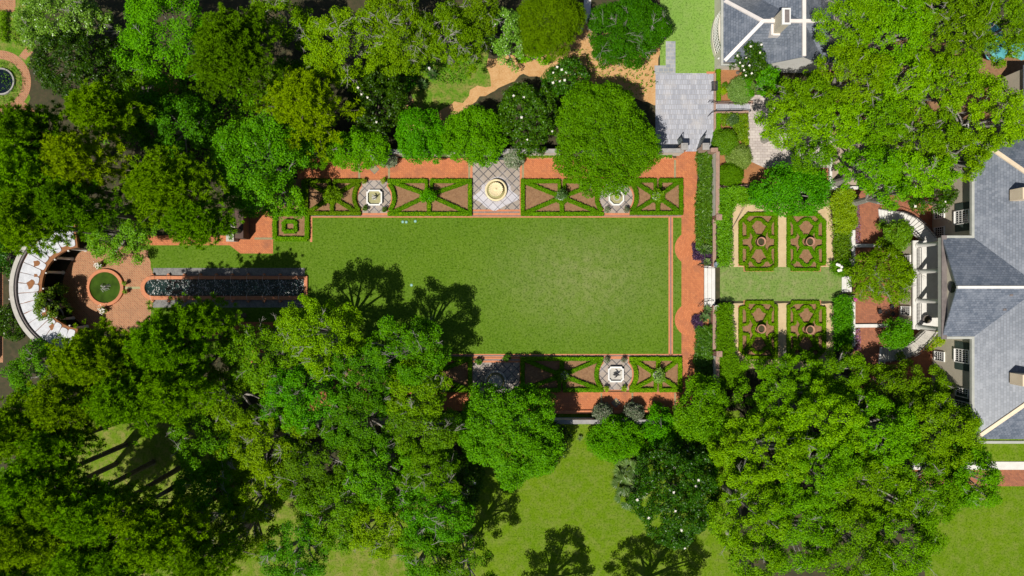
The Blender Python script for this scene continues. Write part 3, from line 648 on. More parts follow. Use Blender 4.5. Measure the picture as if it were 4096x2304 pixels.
# lower left pines
LP = [(245, 905, 125, 95, 18, 1, 'pine over the lower end of the curved white pergola'), (420, 870, 120, 95, 17, 1, 'pine below the brick pond plaza'), (505, 805, 105, 55, 15, .7, 'sparse pine over the gravel strip below the canal'),
 (330, 1000, 115, 90, 18, 1, 'pine in the middle of the lower left pine stand'), (175, 1010, 100, 90, 18, 1, 'pine at the left of the lower left pine stand'), (55, 1080, 100, 95, 18, 1, 'pine at the left edge below the dark oak'),
 (440, 980, 100, 85, 17, .9, 'pine at the right of the lower left pine stand'), (90, 1210, 105, 90, 19, 1, 'pine at the left edge beside the sunny clearing'), (245, 1290, 125, 90, 20, .8, 'thin pine with a leaning trunk across the sunny clearing'),
 (80, 1350, 115, 95, 20, 1, 'pine in the bottom left corner'), (230, 1400, 120, 80, 19, .9, 'pine at the bottom edge next to the corner pine'), (390, 1350, 110, 85, 20, .85, 'thin pine at the bottom edge with bare dark limbs'), (520, 1400, 95, 75, 18, .8, 'sparse pine at the bottom edge left of the oaks')]
LP += [(150, 1110, 80, 75, 18, .9, 'pine left of the sunny clearing, below the dark oak'), (175, 1265, 100, 80, 19, .9, 'pine just below the sunny clearing, left of the leaning trunk'), (345, 1275, 80, 60, 19, .5, 'sparse pine on the right side of the sunny clearing'),
 (330, 1410, 95, 70, 19, .9, 'pine at the bottom edge between the two leaning trunks'), (455, 1310, 80, 60, 18, .6, 'small pine right of the second leaning trunk'), (60, 1270, 85, 70, 19, 1, 'pine at the left edge above the corner pine'), (30, 1440, 100, 60, 19, 1, 'lowest pine in the bottom left corner')]
for x, y, a, b, t, dn, lab in LP: pine(lab, x, y, a, b, t, 'pine', 6.5, dn, group='tall pines at the lower left')
oak('dark oak at the left edge below the pergola', 85, 935, 85, 70, 8, 'oak_blue', 4)
magnolia('dark magnolia at the left edge above the pergola\'s middle', 22, 640, 38, 55, 5)
magnolia('dark magnolia at the left edge below the pergola\'s middle', 28, 810, 45, 52, 5, 1)
broad('leafy climber tree spilling over the inner edge of the pergola roof', 130, 770, 32, 60, 5.2, 'shrub_green', pr=.45, leaf=.2, ntw=0)
broad('purple red leaved small tree at the left edge of the lower pines', 8, 1290, 14, 18, 5, 'redleaf', pr=.4, ntw=0, group=None)
# off-frame trees whose shadows fall on the lower lawn
oak('oak below the frame that shades the middle of the lower lawn', 1365, 1580, 100, 85, 11, 'oak', 3)
oak('oak below the frame that shades the lawn under the magnolia', 1640, 1600, 145, 90, 12, 'oak', 3)
oak('oak at the bottom edge shading the left side of the lower lawn', 1165, 1440, 85, 80, 12, 'oak_blue', 4)

# ------------------------------------------------------------------ hedges
def hedge(label, bars, h=.45, tf=None, group='clipped box hedges of the fountain parterres', mat='hedge', leaf=.13, dens=150):
    """bars: [(points in photo px, width px)]; leaves over a closed core"""
    allp = [p for b, w in bars for p in b]; cx, cy = W(sum(p[0] for p in allp) / len(allp), sum(p[1] for p in allp) / len(allp), h / 2)
    o = thing('box_hedge', (cx, cy, 0), label, 'hedge', group)
    core = MB(); C = []; N = []; k = 0
    for b, w in bars:
        P = [W(x, y, h / 2) for x, y in b]; wd = w / S * 1.14
        for i in range(len(P) - 1):
            p, q = Vector(P[i]), Vector(P[i + 1]); L = (q - p).length
            if L < 1e-4: continue
            d = (q - p) / L; nn = Vector((-d.y, d.x)); k += 1
            core.obar(tuple(p - d * .02), tuple(q + d * .02), wd * .86, .01, h * .86 - (k % 17) * .004)
            n = int(L * wd * dens) + 2; m = int(L * h * dens * .7) + 2
            t = rng.random(n); s = rng.uniform(-.5, .5, n) * (1 + .16 * np.sin(t * L * 3.1 + k) + .1 * np.sin(t * L * 7.7))
            C.append(np.stack([p.x + d.x * L * t + nn.x * s * wd, p.y + d.y * L * t + nn.y * s * wd, h + rng.normal(0, .03, n) - .05 * (np.abs(s) > .4)], 1))
            N.append(np.array([0, 0, 1]) + rng.normal(size=(n, 3)) * .4)
            for sg in (-1, 1):
                t = rng.random(m)
                C.append(np.stack([p.x + d.x * L * t + nn.x * sg * wd * (.47 + rng.normal(0, .03, m)), p.y + d.y * L * t + nn.y * sg * wd * (.47 + rng.normal(0, .03, m)), rng.uniform(.03, h, m)], 1))
                N.append(np.array([nn.x * sg, nn.y * sg, .3]) + rng.normal(size=(m, 3)) * .35)
    core.build('hedge_core', K['hedge'], o)
    C = np.concatenate(C); N = unit(np.concatenate(N)); s = leaf * rng.uniform(.7, 1.25, len(C))
    attach('foliage', npmesh('foliage', quads(C, N, s, s * .7), 4), K[mat], o)
    return o
def arc(cx, cy, r, a0, a1, n=9): return [(cx + r * cos(radians(t)), cy - r * sin(radians(t))) for t in np.linspace(a0, a1, n)]
def parterre(label, x0, y0, x1, y1, cx, cy, side, flip=False):
    w = 14; i = w / 2; B = []
    xa = x0 + i; xb = x1 - i; ya = y0 + i; yb = y1 - i
    dbl, sgl = (yb, ya) if flip else (ya, yb)
    B.append(([(x0, dbl), (cx - 6, dbl)], w)); B.append(([(cx + 6, dbl), (x1, dbl)], w)); B.append(([(x0, sgl), (x1, sgl)], w))
    if side == 'R':
        B.append(([(xa, y0), (xa, y1)], w)); B.append((arc(x1 + 56, (y0 + y1) / 2, 83, 140, 220), w)); cl = [(xa, ya), (xa, yb)]; cr = [(xb - 8, ya + 4), (xb - 8, yb - 4)]
    elif side == 'L':
        B.append(([(xb, y0), (xb, y1)], w)); B.append((arc(x0 - 56, (y0 + y1) / 2, 83, -40, 40), w)); cl = [(xa + 8, ya + 4), (xa + 8, yb - 4)]; cr = [(xb, ya), (xb, yb)]
    for p in cl + cr: B.append(([p, (cx, cy)], w))
    B.append((circ(cx, cy, 20, 12) + [circ(cx, cy, 20, 12)[0]], 16))
    B.append(([(cx - 10, dbl), (cx - 10, cy)], 11)); B.append(([(cx + 10, dbl), (cx + 10, cy)], 11)); B.append(([(cx, sgl), (cx, cy)], w))
    return hedge(label, B)
parterre('box hedge parterre left of the upper swan-free fountain court, beside the square maze'.replace('swan-free ', ''), 1218, 717, 1444, 861, 1328, 789, 'R')
parterre('box hedge parterre between the white notched fountain and the big scalloped fountain, above the lawn', 1551, 717, 1887, 863, 1716, 781, 'L')
parterre('box hedge parterre between the big scalloped fountain and the octagonal fountain', 2084, 718, 2414, 863, 2247, 789, 'R')
parterre('box hedge parterre right of the octagonal fountain, at the top of the brick walk', 2520, 715, 2731, 859, 2631, 787, 'L')
parterre('box hedge parterre left of the lower white fountain, partly in tree shade', 2083, 1428, 2412, 1567, 2247, 1502, 'R', True)
parterre('box hedge parterre right of the lower white fountain, at the foot of the brick walk', 2518, 1428, 2727, 1567, 2632, 1502, 'L', True)
parterre('deeply shaded box hedge parterre left of the lower scalloped fountain', 1551, 1428, 1887, 1567, 1716, 1498, 'L', True)
sq = lambda x0, y0, x1, y1: [(x0, y0), (x1, y0), (x1, y1), (x0, y1), (x0, y0)]
hedge('square box hedge frame around the maze at the left corner of the lawn', [(sq(1100, 855, 1229, 956), 16), ([(1100, 848), (1229, 848)], 13)])
hedge('small square box hedge ring inside the larger square frame', [(sq(1136, 886, 1183, 926), 14)])
hedge('short box hedge closing the shaded bed above the square maze', [([(1098, 853), (1218, 853)], 13), ([(1214, 722), (1214, 845)], 12)], .43)
Z3 = zt(2900, 820, 2.8)
P1 = [([(173, 185), (173, 658)], 34), ([(571, 95), (571, 680)], 32), ([(250, 103), (575, 103)], 34), ([(173, 190), (262, 103)], 34), ([(232, 722), (540, 722)], 32), ([(165, 655), (242, 668), (242, 722)], 30), ([(528, 722), (528, 690), (585, 676)], 30),
 ([(205, 150), (262, 225), (335, 355)], 34), ([(555, 125), (420, 355)], 34), ([(240, 650), (258, 610), (335, 475)], 34), ([(525, 655), (422, 478)], 34),
 (circ(378, 415, 66, 16) + [circ(378, 415, 66, 16)[0]], 30), ([(262, 214), (305, 205), (315, 178), (345, 160), (390, 158), (425, 176), (445, 206), (480, 222)], 30),
 ([(290, 615), (320, 628), (326, 656), (350, 675), (392, 675), (420, 655), (430, 625), (475, 612)], 30), ([(258, 240), (258, 362), (178, 372)], 28), ([(178, 466), (255, 480), (255, 605)], 28), ([(500, 235), (500, 355), (568, 366)], 28), ([(568, 470), (500, 480), (500, 612)], 28)]
def boxgarden(label, fx_, fy_):
    out = []
    for pts, w in P1:
        q = [Z3(*p) for p in pts]
        if fx_: q = [(6258 - x, y) for x, y in q]
        if fy_: q = [(x, 2287 - y) for x, y in q]
        out.append((q, w / 2.8))
    c = W(*(lambda x, y: ((6258 - x) if fx_ else x, (2287 - y) if fy_ else y))(*Z3(378, 415)), .2)
    fr = [(148, 180), (250, 82), (590, 82), (590, 690), (545, 690), (545, 745), (208, 745), (208, 685), (148, 685)]
    fr = [Z3(*p) for p in fr]
    fr = [((6258 - x) if fx_ else x, (2287 - y) if fy_ else y) for x, y in fr]
    m0 = sum(p[0] for p in fr) / 9, sum(p[1] for p in fr) / 9
    sheet('kerb_strip', fr, 'brick_edge', .040)
    sheet('mulch_bed', [(m0[0] + (x - m0[0]) * .965, m0[1] + (y - m0[1]) * .98) for x, y in fr], 'mulch', .046)
    hedge(label, out, .42, group='scrolled box parterres round the terracotta pots')
boxgarden('scrolled box parterre in the upper left of the four pot gardens', 0, 0)
boxgarden('scrolled box parterre in the upper right of the four pot gardens', 1, 0)
boxgarden('scrolled box parterre in the lower left of the four pot gardens', 0, 1)
boxgarden('shaded scrolled box parterre in the lower right of the four pot gardens', 1, 1)
for x, y, lab in ((3040, 968, 'upper left'), (3234, 968, 'upper right'), (3041, 1314, 'lower left'), (3234, 1318, 'shaded lower right')):
    bx, by = W(x - 3, y, .3)
    t = thing('terracotta_pot', (bx, by, 0), f'tall round terracotta pot in the middle of the {lab} scrolled parterre', 'pot', 'terracotta pots of the scrolled parterres')
    MB().lathe([(.36, .05), (.42, .5), (.5, .95), (.56, 1.0), (.56, 1.12), (.47, 1.12), (.44, .85), (.05, .84)], bx, by, 28).build('pot_body', K['terra'], t, True)
    MB().lathe([(.43, .84), (.43, .87), (.02, .9)], bx, by, 20).build('soil', K['soil'], t)

# ------------------------------------------------------------------ shrubs, masses, rosettes
def inpoly(x, y, P):
    c = False; j = len(P) - 1
    for i in range(len(P)):
        if (P[i][1] > y) != (P[j][1] > y) and x < (P[j][0] - P[i][0]) * (y - P[i][1]) / (P[j][1] - P[i][1]) + P[i][0]: c = not c
        j = i
    return c
def mass(name, label, cat, poly, h, mat, pr=.4, leaf=.17, lai=2.6, jz=.15, kind=None, group=None, gap=.7, asp=.6, up=.55, part=None):
    P = PX(poly, h * .6); x0 = min(p[0] for p in P); x1 = max(p[0] for p in P); y0 = min(p[1] for p in P); y1 = max(p[1] for p in P)
    puffs = []; tries = 0; cap = int((x1 - x0) * (y1 - y0) / (pr * pr * gap)) * 8 + 40
    while tries < cap and len(puffs) < 2500:
        tries += 1; x, y = rnd.uniform(x0, x1), rnd.uniform(y0, y1)
        if inpoly(x, y, P) and all((x - p[0]) ** 2 + (y - p[1]) ** 2 > (pr * gap) ** 2 for p in puffs): puffs.append((x, y, h - pr * .7 + rnd.uniform(-jz, jz), pr * rnd.uniform(.75, 1.2)))
    if not puffs: puffs = [((x0 + x1) / 2, (y0 + y1) / 2, h - pr * .7, pr)]
    A = np.array(puffs); cnt = (lai * pi * A[:, 3] ** 2 / (leaf * leaf * asp)).astype(int) + 4; idx = np.repeat(np.arange(len(A)), cnt); n = len(idx)
    d = rng.normal(size=(n, 3)); d[:, 2] = np.where(rng.random(n) < .8, np.abs(d[:, 2]), d[:, 2]); d = unit(d)
    c = A[idx, :3] + d * (rng.random(n) ** .35)[:, None] * A[idx, 3][:, None]; c[:, 2] = np.maximum(c[:, 2], .03)
    low = rng.random(n) < .15; c[low, 2] *= rng.random(low.sum())
    s = leaf * rng.uniform(.65, 1.3, n); nr = unit(d * .5 + np.array([0, 0, up]) + rng.normal(size=(n, 3)) * .4)
    cx, cy = (x0 + x1) / 2, (y0 + y1) / 2
    if kind == 'stuff':
        o = attach(name, npmesh(name, quads(c, nr, s, s * asp), 4), K[mat], None); return props(o, label, cat, group, kind)
    o = thing(name, (cx, cy, 0), label, cat, group)
    attach('foliage', npmesh('foliage', quads(c, nr, s, s * asp), 4), K[mat], o)
    st = MB()
    for p in rnd.sample(puffs, min(len(puffs), 6)): st.tube([(cx, cy, .05), ((p[0] + cx) / 2, (p[1] + cy) / 2, max(.12, p[2] * .5)), (p[0], p[1], max(.2, p[2]))], [.04, .03, .015], 5)
    st.build('stem', K['bark'], o)
    return o
def dome(name, label, cat, px, py, rp, h, mat, leaf=.16, group=None, ry=None, pr=.4, jz=.06):
    z = h * .45; cx, cy = W(px, py, z); k = (H - z) / H / S
    o = thing(name, (cx, cy, 0), label, cat, group)
    v, puffs = crown(cx, cy, rp * k, (ry or rp) * k, h * .3, h, pr, leaf, .6, 2.8, .02, .5, .6, jz)
    v2, p2 = crown(cx, cy, rp * k * .98, (ry or rp) * k * .98, .15, h * .6, pr, leaf, .6, 1.6, .02, .5, .6, jz)
    vv = np.concatenate([v, v2]); vv[:, 2] = np.maximum(vv[:, 2], .02)
    attach('foliage', npmesh('foliage', vv, 4), K[mat], o)
    MB().tube([(cx, cy, -.05), (cx + .03, cy, h * .3), (cx, cy, h * .6)], [.09, .07, .03], 6).build('stem', K['bark'], o)
    return o
CAM = 'grey green camellias beside the orange paths'
dome('camellia_bush', 'greyish camellia bush beside the white bench on the upper path', 'bush', 1549, 632, 38, 2.6, 'camellia', group=CAM)
dome('camellia_bush', 'greyish camellia bush at the top right corner of the big fountain court', 'bush', 2056, 630, 42, 2.6, 'camellia', group=CAM)
dome('camellia_bush', 'greyish camellia bush below the lower white fountain, left of its pair', 'bush', 2412, 1652, 40, 2.6, 'camellia', group=CAM)
dome('camellia_bush', 'greyish camellia bush below the lower white fountain, right of its pair', 'bush', 2537, 1650, 38, 2.6, 'camellia', group=CAM)
SH = 'clipped shrubs along the court wall'
dome('clipped_shrub', 'pale grey green rounded shrub beside the iron bench of the paved court', 'shrub', 2966, 360, 54, 2.0, 'shrub_pale', .13, SH)
dome('clipped_shrub', 'round clipped green shrub against the gate pier, above the pale pair', 'shrub', 2899, 567, 50, 2.2, 'shrub_green', .12, SH)
dome('clipped_shrub', 'pale green shrub beside the white paved walk', 'shrub', 2958, 628, 50, 1.8, 'shrub_pale', .14, SH)
dome('clipped_shrub', 'dark green oval shrub against the brick garden wall', 'shrub', 2921, 700, 54, 1.9, 'hedge', .12, SH, 48)
mass('flower_bed', 'leafy flower bed with a grey blue bush beside the iron ramp rails', 'flower bed', [(2880, 458), (2985, 458), (2985, 560), (2955, 560), (2930, 500), (2890, 500)], .6, 'shrub_green', .3, .16, 2, .15)
dome('blue_bush', 'grey blue spiky bush under the lower ramp rail', 'bush', 2932, 478, 26, 1.0, 'cycad', .2, None, None, .3)
dome('lime_bush', 'lime yellow bush in the orange mulch of the court bed', 'bush', 2892, 364, 14, .7, 'shrub_lime', .18, None, None, .25)
dome('small_bush', 'small dark bush just above the lime yellow one', 'bush', 2900, 340, 10, .6, 'shrub_green', .16, None, None, .2)
mass('flowering_border', 'yellow flowered border strip by the paved walk', 'flower bed', [(2970, 480), (2992, 480), (2992, 590), (2970, 590)], .4, 'shrub_lime', .22, .14, 1.6, .1)
hedge('narrow clipped hedge strip along the paved court, above the ramp', [([(2871, 279), (2873, 404)], 14)], .7, group=None)
hedge('narrow clipped hedge strip along the paved court, below the ramp', [([(2871, 456), (2872, 520), (2862, 528), (2862, 560)], 14)], .7, group=None)
mass('hedge_mass', 'tall dense hedge inside the garden wall at the upper left of the pot gardens', 'hedge', [(2876, 765), (2935, 752), (3010, 765), (3014, 812), (2940, 822), (2918, 870), (2922, 1060), (2872, 1065), (2868, 870), (2874, 800)], 1.8, 'shrub_green')
mass('hedge_mass', 'dense hedge inside the garden wall at the lower left of the pot gardens', 'hedge', [(2862, 1222), (2920, 1215), (2926, 1345), (2935, 1420), (2965, 1460), (2965, 1530), (2900, 1548), (2872, 1540), (2868, 1400)], 1.8, 'hedge')
mass('hedge_mass', 'yellow green hedge at the upper right of the pot gardens', 'hedge', [(3312, 820), (3340, 765), (3405, 765), (3416, 800), (3414, 905), (3380, 928), (3335, 925), (3330, 860)], 1.8, 'shrub_lime')
mass('rose_border', 'pink flowered rose border right of the upper pot gardens', 'flower bed', [(3335, 930), (3398, 925), (3402, 1030), (3395, 1055), (3335, 1050)], .9, 'shrub_green', .3, .18, 1.8, .2)
mass('rose_bush', 'rose bush with large white blooms at the end of the central grass', 'bush', [(3320, 1050), (3395, 1045), (3405, 1090), (3360, 1104), (3330, 1085)], 1.3, 'broad', .4, .18, 2.2)
mass('rose_border', 'shaded green border right of the lower pot gardens', 'flower bed', [(3338, 1186), (3400, 1184), (3404, 1300), (3400, 1400), (3335, 1400), (3330, 1260)], 1.3, 'broad', .4, .18, 2.2)
for k, (x, y) in enumerate(((3348, 1058), (3356, 1061), (3362, 1080), (3354, 1082), (3366, 1068))):
    p = W(x, y, 1.4); f = MB(); f.lathe([(.05, 1.3), (.16, 1.42), (.19, 1.5), (.1, 1.56), (.02, 1.57)], p[0], p[1], 10)
    props(f.build('rose_bloom', K['petal']), ('large white rose bloom topmost left on the rose bush', 'large white rose bloom at the top of the bush, second from the left', 'large white rose bloom low on the right of the rose bush', 'large white rose bloom low on the left of the rose bush', 'large white rose bloom at the right of the rose bush')[k], 'flower', 'white blooms on the rose bush')
mass('flower_strip', 'mixed purple and orange flower strip along the terrace kerb', 'flower bed', [(3414, 775), (3434, 775), (3436, 970), (3414, 970)], .35, 'flower', .22, .12, 1.3, .1, 'stuff')
mass('flower_strip', 'mixed flower strip along the terrace kerb below the lower cross kerb', 'flower bed', [(3414, 1312), (3436, 1312), (3440, 1400), (3414, 1400)], .35, 'flower', .22, .12, 1.3, .1, 'stuff')
mass('lily_bed', 'dense strap leaved lily bed between the orange walk and the upper brick wall', 'ground cover', [(2786, 612), (2842, 612), (2842, 870), (2846, 1010), (2790, 1000), (2781, 870), (2794, 720)], .75, 'blade', .3, .42, 2.0, .12, 'stuff', asp=.18, up=.7)
mass('lily_bed', 'dense strap leaved lily bed between the orange walk and the lower brick wall', 'ground cover', [(2786, 1310), (2846, 1300), (2842, 1430), (2842, 1545), (2788, 1545), (2780, 1440)], .75, 'blade', .3, .42, 2.0, .12, 'stuff', asp=.18, up=.7)
mass('purple_bush', 'dark purple leaved plants around the yuccas of the upper round recess', 'bush', [(2770, 975), (2798, 985), (2842, 1012), (2842, 1055), (2810, 1045), (2775, 1030)], .5, 'purple', .25, .13, 2)
mass('purple_bush', 'dark purple leaved plants around the yuccas of the lower round recess', 'bush', [(2772, 1262), (2800, 1255), (2812, 1300), (2785, 1312), (2768, 1290)], .5, 'purple', .25, .13, 2)
mass('wall_shrubs', 'low shrubs along the upper garden wall beside the brick walk', 'shrub', [(2630, 612), (2685, 612), (2685, 630), (2630, 632)], .6, 'shrub_green', .25, .16, 2)
mass('wall_shrubs', 'low green shrubs along the upper wall between the fountain court and big tree', 'shrub', [(2095, 616), (2215, 616), (2215, 630), (2095, 630)], .6, 'shrub_green', .25, .16, 2)
mass('undergrowth', 'bright low undergrowth under the trees beside the leaf covered path', 'ground cover', [(1690, 150), (1880, 190), (1930, 240), (1850, 330), (1760, 330), (1700, 300)], .5, 'shrub_green', .35, .2, .75, .2, 'stuff', gap=1.1)
mass('undergrowth', 'bright ginger undergrowth below the flat dark green tree', 'ground cover', [(2290, 200), (2420, 190), (2600, 230), (2620, 340), (2560, 390), (2420, 330), (2300, 270)], .5, 'shrub_green', .3, .3, .35, .2, 'stuff', gap=1.7, asp=.3)
mass('ivy_cover', 'dark green undergrowth in the shade left of the cycads', 'ground cover', [(1500, 200), (1660, 240), (1660, 340), (1560, 420), (1480, 400)], .8, 'broad', .4, .24, 1.3, .3, 'stuff', gap=1)
mass('ivy_cover', 'dark undergrowth beneath the upper left wood', 'ground cover', [(280, 200), (700, 200), (1380, 560), (1250, 640), (900, 640), (400, 560)], 2.2, 'oak_blue', .7, .3, 1.0, .7, 'stuff', gap=.9)
mass('garden_border', 'leafy border around the round brick garden', 'ground cover', [(60, 60), (130, 60), (150, 170), (130, 210), (90, 195), (40, 170)], .6, 'shrub_green', .35, .2, 1, .2, 'stuff', gap=1.1)
mass('box_edging', 'low green edging left of the top brick path', 'shrub', [(3, 48), (26, 48), (24, 165), (3, 165)], .7, 'hedge', .3, .15, 2)
mass('stair_climber', 'bright climber spilling over the lower curved stairs', 'climber', [(3722, 1330), (3770, 1322), (3760, 1365), (3700, 1400), (3685, 1390)], 2.6, 'shrub_lime', .4, .18, 2, .3)
mass('loggia_plant', 'green plant in the corner of the house loggia', 'plant', [(3735, 1290), (3770, 1284), (3772, 1308), (3738, 1308)], 4.2, 'shrub_green', .3, .16, 1.6, .3)

def rosette(name, label, cat, px, py, n, L, wd, mat, z0=.15, up=.55, droop=.5, group=None, twotier=True):
    cx, cy = W(px, py, z0 + .3); o = thing(name, (cx, cy, 0), label, cat, group); F = MB()
    for k in range(n):
        a = 2.39996 * k + rnd.uniform(-.2, .2); e = up * (1 - .6 * k / n) + .35 * (k % 3) / 3 + .05; l_ = L * rnd.uniform(.8, 1.1)
        pts = []
        for j in range(5):
            t = j / 4; r = l_ * t * cos(e); z = z0 + l_ * (t * sin(e) - droop * t * t * .6); pts.append((r, z))
        V = []
        for j, (r, z) in enumerate(pts):
            w = wd * (.5, .9, 1, .7, .05)[j] / 2; V += [(cx + r * cos(a) - w * sin(a), cy + r * sin(a) + w * cos(a), max(.03, z)), (cx + r * cos(a) + w * sin(a), cy + r * sin(a) - w * cos(a), max(.03, z))]
        F.add(V, [(2 * j, 2 * j + 1, 2 * j + 3, 2 * j + 2) for j in range(4)])
    F.build('leaves', K[mat], o)
    MB().lathe([(.1, 0), (.12, z0), (.05, z0 + .12)], cx, cy, 10).build('stem', K['bark'], o)
    return o
YU = 'spiky yuccas at the ends of the low garden wall'
rosette('yucca_plant', 'largest spiky yucca in the upper round recess of the brick walk', 'yucca', 2817, 999, 70, 1.05, .12, 'yucca', .5, 1.0, .15, YU)
rosette('yucca_plant', 'smaller spiky yucca against the white steps, upper side', 'yucca', 2828, 1048, 50, .75, .1, 'yucca', .4, 1.0, .15, YU)
rosette('yucca_plant', 'spiky yucca just below the white steps', 'yucca', 2828, 1238, 56, .85, .1, 'yucca', .4, 1.0, .15, YU)
rosette('yucca_plant', 'pale spiky yucca in the lower round recess of the brick walk', 'yucca', 2817, 1270, 66, .95, .12, 'yucca', .5, 1.0, .15, YU)
CY = 'cycads beside the leaf covered path'
rosette('cycad_plant', 'upper left cycad with dark spreading fronds', 'cycad', 1692, 270, 46, 1.05, .14, 'cycad', .5, .9, .5, CY)
rosette('cycad_plant', 'lowest cycad with dark spreading fronds', 'cycad', 1688, 338, 50, 1.1, .14, 'cycad', .5, .9, .5, CY)
rosette('cycad_plant', 'right hand cycad beside a white ornament', 'cycad', 1731, 298, 46, 1.0, .14, 'cycad', .5, .9, .5, CY)
rosette('spiky_plant', 'small pale spiky plant at the tip of the lower lawn', 'plant', 2320, 1755, 30, .55, .07, 'yucca', .3, .9, .3)
def fanpalm(label, px, py, R=1.75):
    cx, cy = W(px, py, 1.2); o = thing('fan_palm', (cx, cy, 0), label, 'fan palm', 'fan palms against the largest magnolia'); F = MB(); st = MB()
    for k in range(9):
        a = 2.4 * k; e = rnd.uniform(.15, .9); q = Vector((cx + R * .55 * cos(a) * cos(e), cy + R * .55 * sin(a) * cos(e), .6 + R * .8 * sin(e)))
        st.tube([(cx, cy, .3), tuple(q)], [.03, .015], 5)
        for j in range(15):
            b = a + (j - 7) * .17; l_ = R * .62 * (1 - .03 * abs(j - 7)); w = .065; dz = rnd.uniform(-.12, .1)
            F.add([tuple(q), (q.x + l_ * .5 * cos(b) - w * sin(b), q.y + l_ * .5 * sin(b) + w * cos(b), q.z + .06), (q.x + l_ * cos(b), q.y + l_ * sin(b), q.z + dz), (q.x + l_ * .5 * cos(b) + w * sin(b), q.y + l_ * .5 * sin(b) - w * cos(b), q.z + .03)], [(0, 1, 2, 3)])
    F.build('fronds', K['palm'], o); st.lathe([(.16, 0), (.14, .4), (.05, .6)], cx, cy, 8); st.build('trunk', K['bark'], o)
fanpalm('topmost fan palm left of the largest magnolia', 2540, 1850); fanpalm('second fan palm from the top beside the magnolia', 2508, 1880); fanpalm('third fan palm from the top, middle of the row', 2503, 1930); fanpalm('lowest fan palm on the lawn edge beside the magnolia', 2510, 1990, 1.6); fanpalm('fan palm half hidden under the magnolia edge', 2545, 1960, 1.6)

# parterre centre trees
TP = 'small trees in the middle of the parterres'
for lab, px, py, r, ring, mt in (('small leafy tree in the middle of the hedge parterre beside the square maze', 1326, 778, 36, 0, 'oak'), ('small bright tree in the middle of the parterre left of the big scalloped fountain', 1712, 782, 30, 0, 'clip'),
  ('blue green small tree in a pale pot ring right of the big scalloped fountain', 2246, 780, 25, 1, 'cycad'), ('small tree in a pale pot at the top of the brick walk', 2632, 780, 26, 1, 'shrub_green'),
  ('small round tree in a pot ring in the parterre left of the lower white fountain', 2260, 1506, 22, 1, 'shrub_green'), ('pale small tree in a pot at the foot of the brick walk', 2636, 1505, 26, 1, 'shrub_pale')):
    fx, fy = px / 1.59006, py / 1.59006
    o = leafy('small_tree', lab, 'small tree', TP, fx, fy, r / 1.59, r / 1.59, 2.4, 1.3, mt, .34, .17, .6, 1.8, tr=.05, wob=.2, jz=.2, gap=.9, nl=8)
    if ring:
        c = o.location; f = MB(); f.lathe([(.40, .1), (.46, .55), (.5, .6), (.5, .68), (.42, .68), (.38, .5), (.05, .5)], c.x, c.y, 24); f.build('pot', K['pale_stone'], o, True)

# ------------------------------------------------------------------ fountains
def lathe_obj(name, prof, cx, cy, mat, o, n=32, flute=0, fa=0): return MB().lathe(prof, cx, cy, n, flute, fa).build(name, K[mat], o, True)
def bigfountain(label, px, py, dull=False):
    cx, cy = W(px, py, .4); o = thing('scalloped_fountain', (cx, cy, 0), label, 'fountain', 'large round fountains with scalloped bowls')
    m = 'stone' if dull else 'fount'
    lathe_obj('basin', [(1.36, .05), (1.38, .45), (1.36, .55), (1.13, .55), (1.11, .3), (.2, .28)], cx, cy, m, o, 48)
    lathe_obj('water', [(1.11, .29), (1.11, .4), (.05, .4)], cx, cy, 'algae', o, 40)
    lathe_obj('pedestal', [(.35, .28), (.2, .4), (.16, .7), (.25, .8)], cx, cy, m, o, 20)
    b = MB(); n = 132; prof = [(.2, .72, 0), (.55, .8, .02), (.8, .98, .05), (.86, 1.04, .055), (.82, 1.06, .05), (.6, .98, .035), (.3, .95, .02), (.08, 1.0, 0), (.05, 1.12, 0)]; V = []
    for r, z, fa in prof:
        for k in range(n):
            a = 2 * pi * k / n; q = abs(sin(11 * a)); V.append((cx + r * (1 + fa * (q - .5)) * cos(a), cy + r * (1 + fa * (q - .5)) * sin(a), z + fa * 1.1 * (q - .5)))
    b.add(V, [(i * n + k, i * n + (k + 1) % n, (i + 1) * n + (k + 1) % n, (i + 1) * n + k) for i in range(len(prof) - 1) for k in range(n)] + [tuple(range((len(prof) - 1) * n, len(prof) * n))])
    b.build('scalloped_bowl', K[m], o)
bigfountain('big cream fountain with a scalloped bowl in the upper diamond paved court', 1984, 760)
bigfountain('weathered scalloped fountain in the shaded lower court', 1982, 1526, True)
def notched(h, r):
    P = []
    for cx, cy, a0 in ((h, h, 270), (-h, h, 360), (-h, -h, 90), (h, -h, 180)):
        P += [(cx + r * cos(radians(a0 - 90 * k / 5)), cy + r * sin(radians(a0 - 90 * k / 5))) for k in range(6)]
    return P
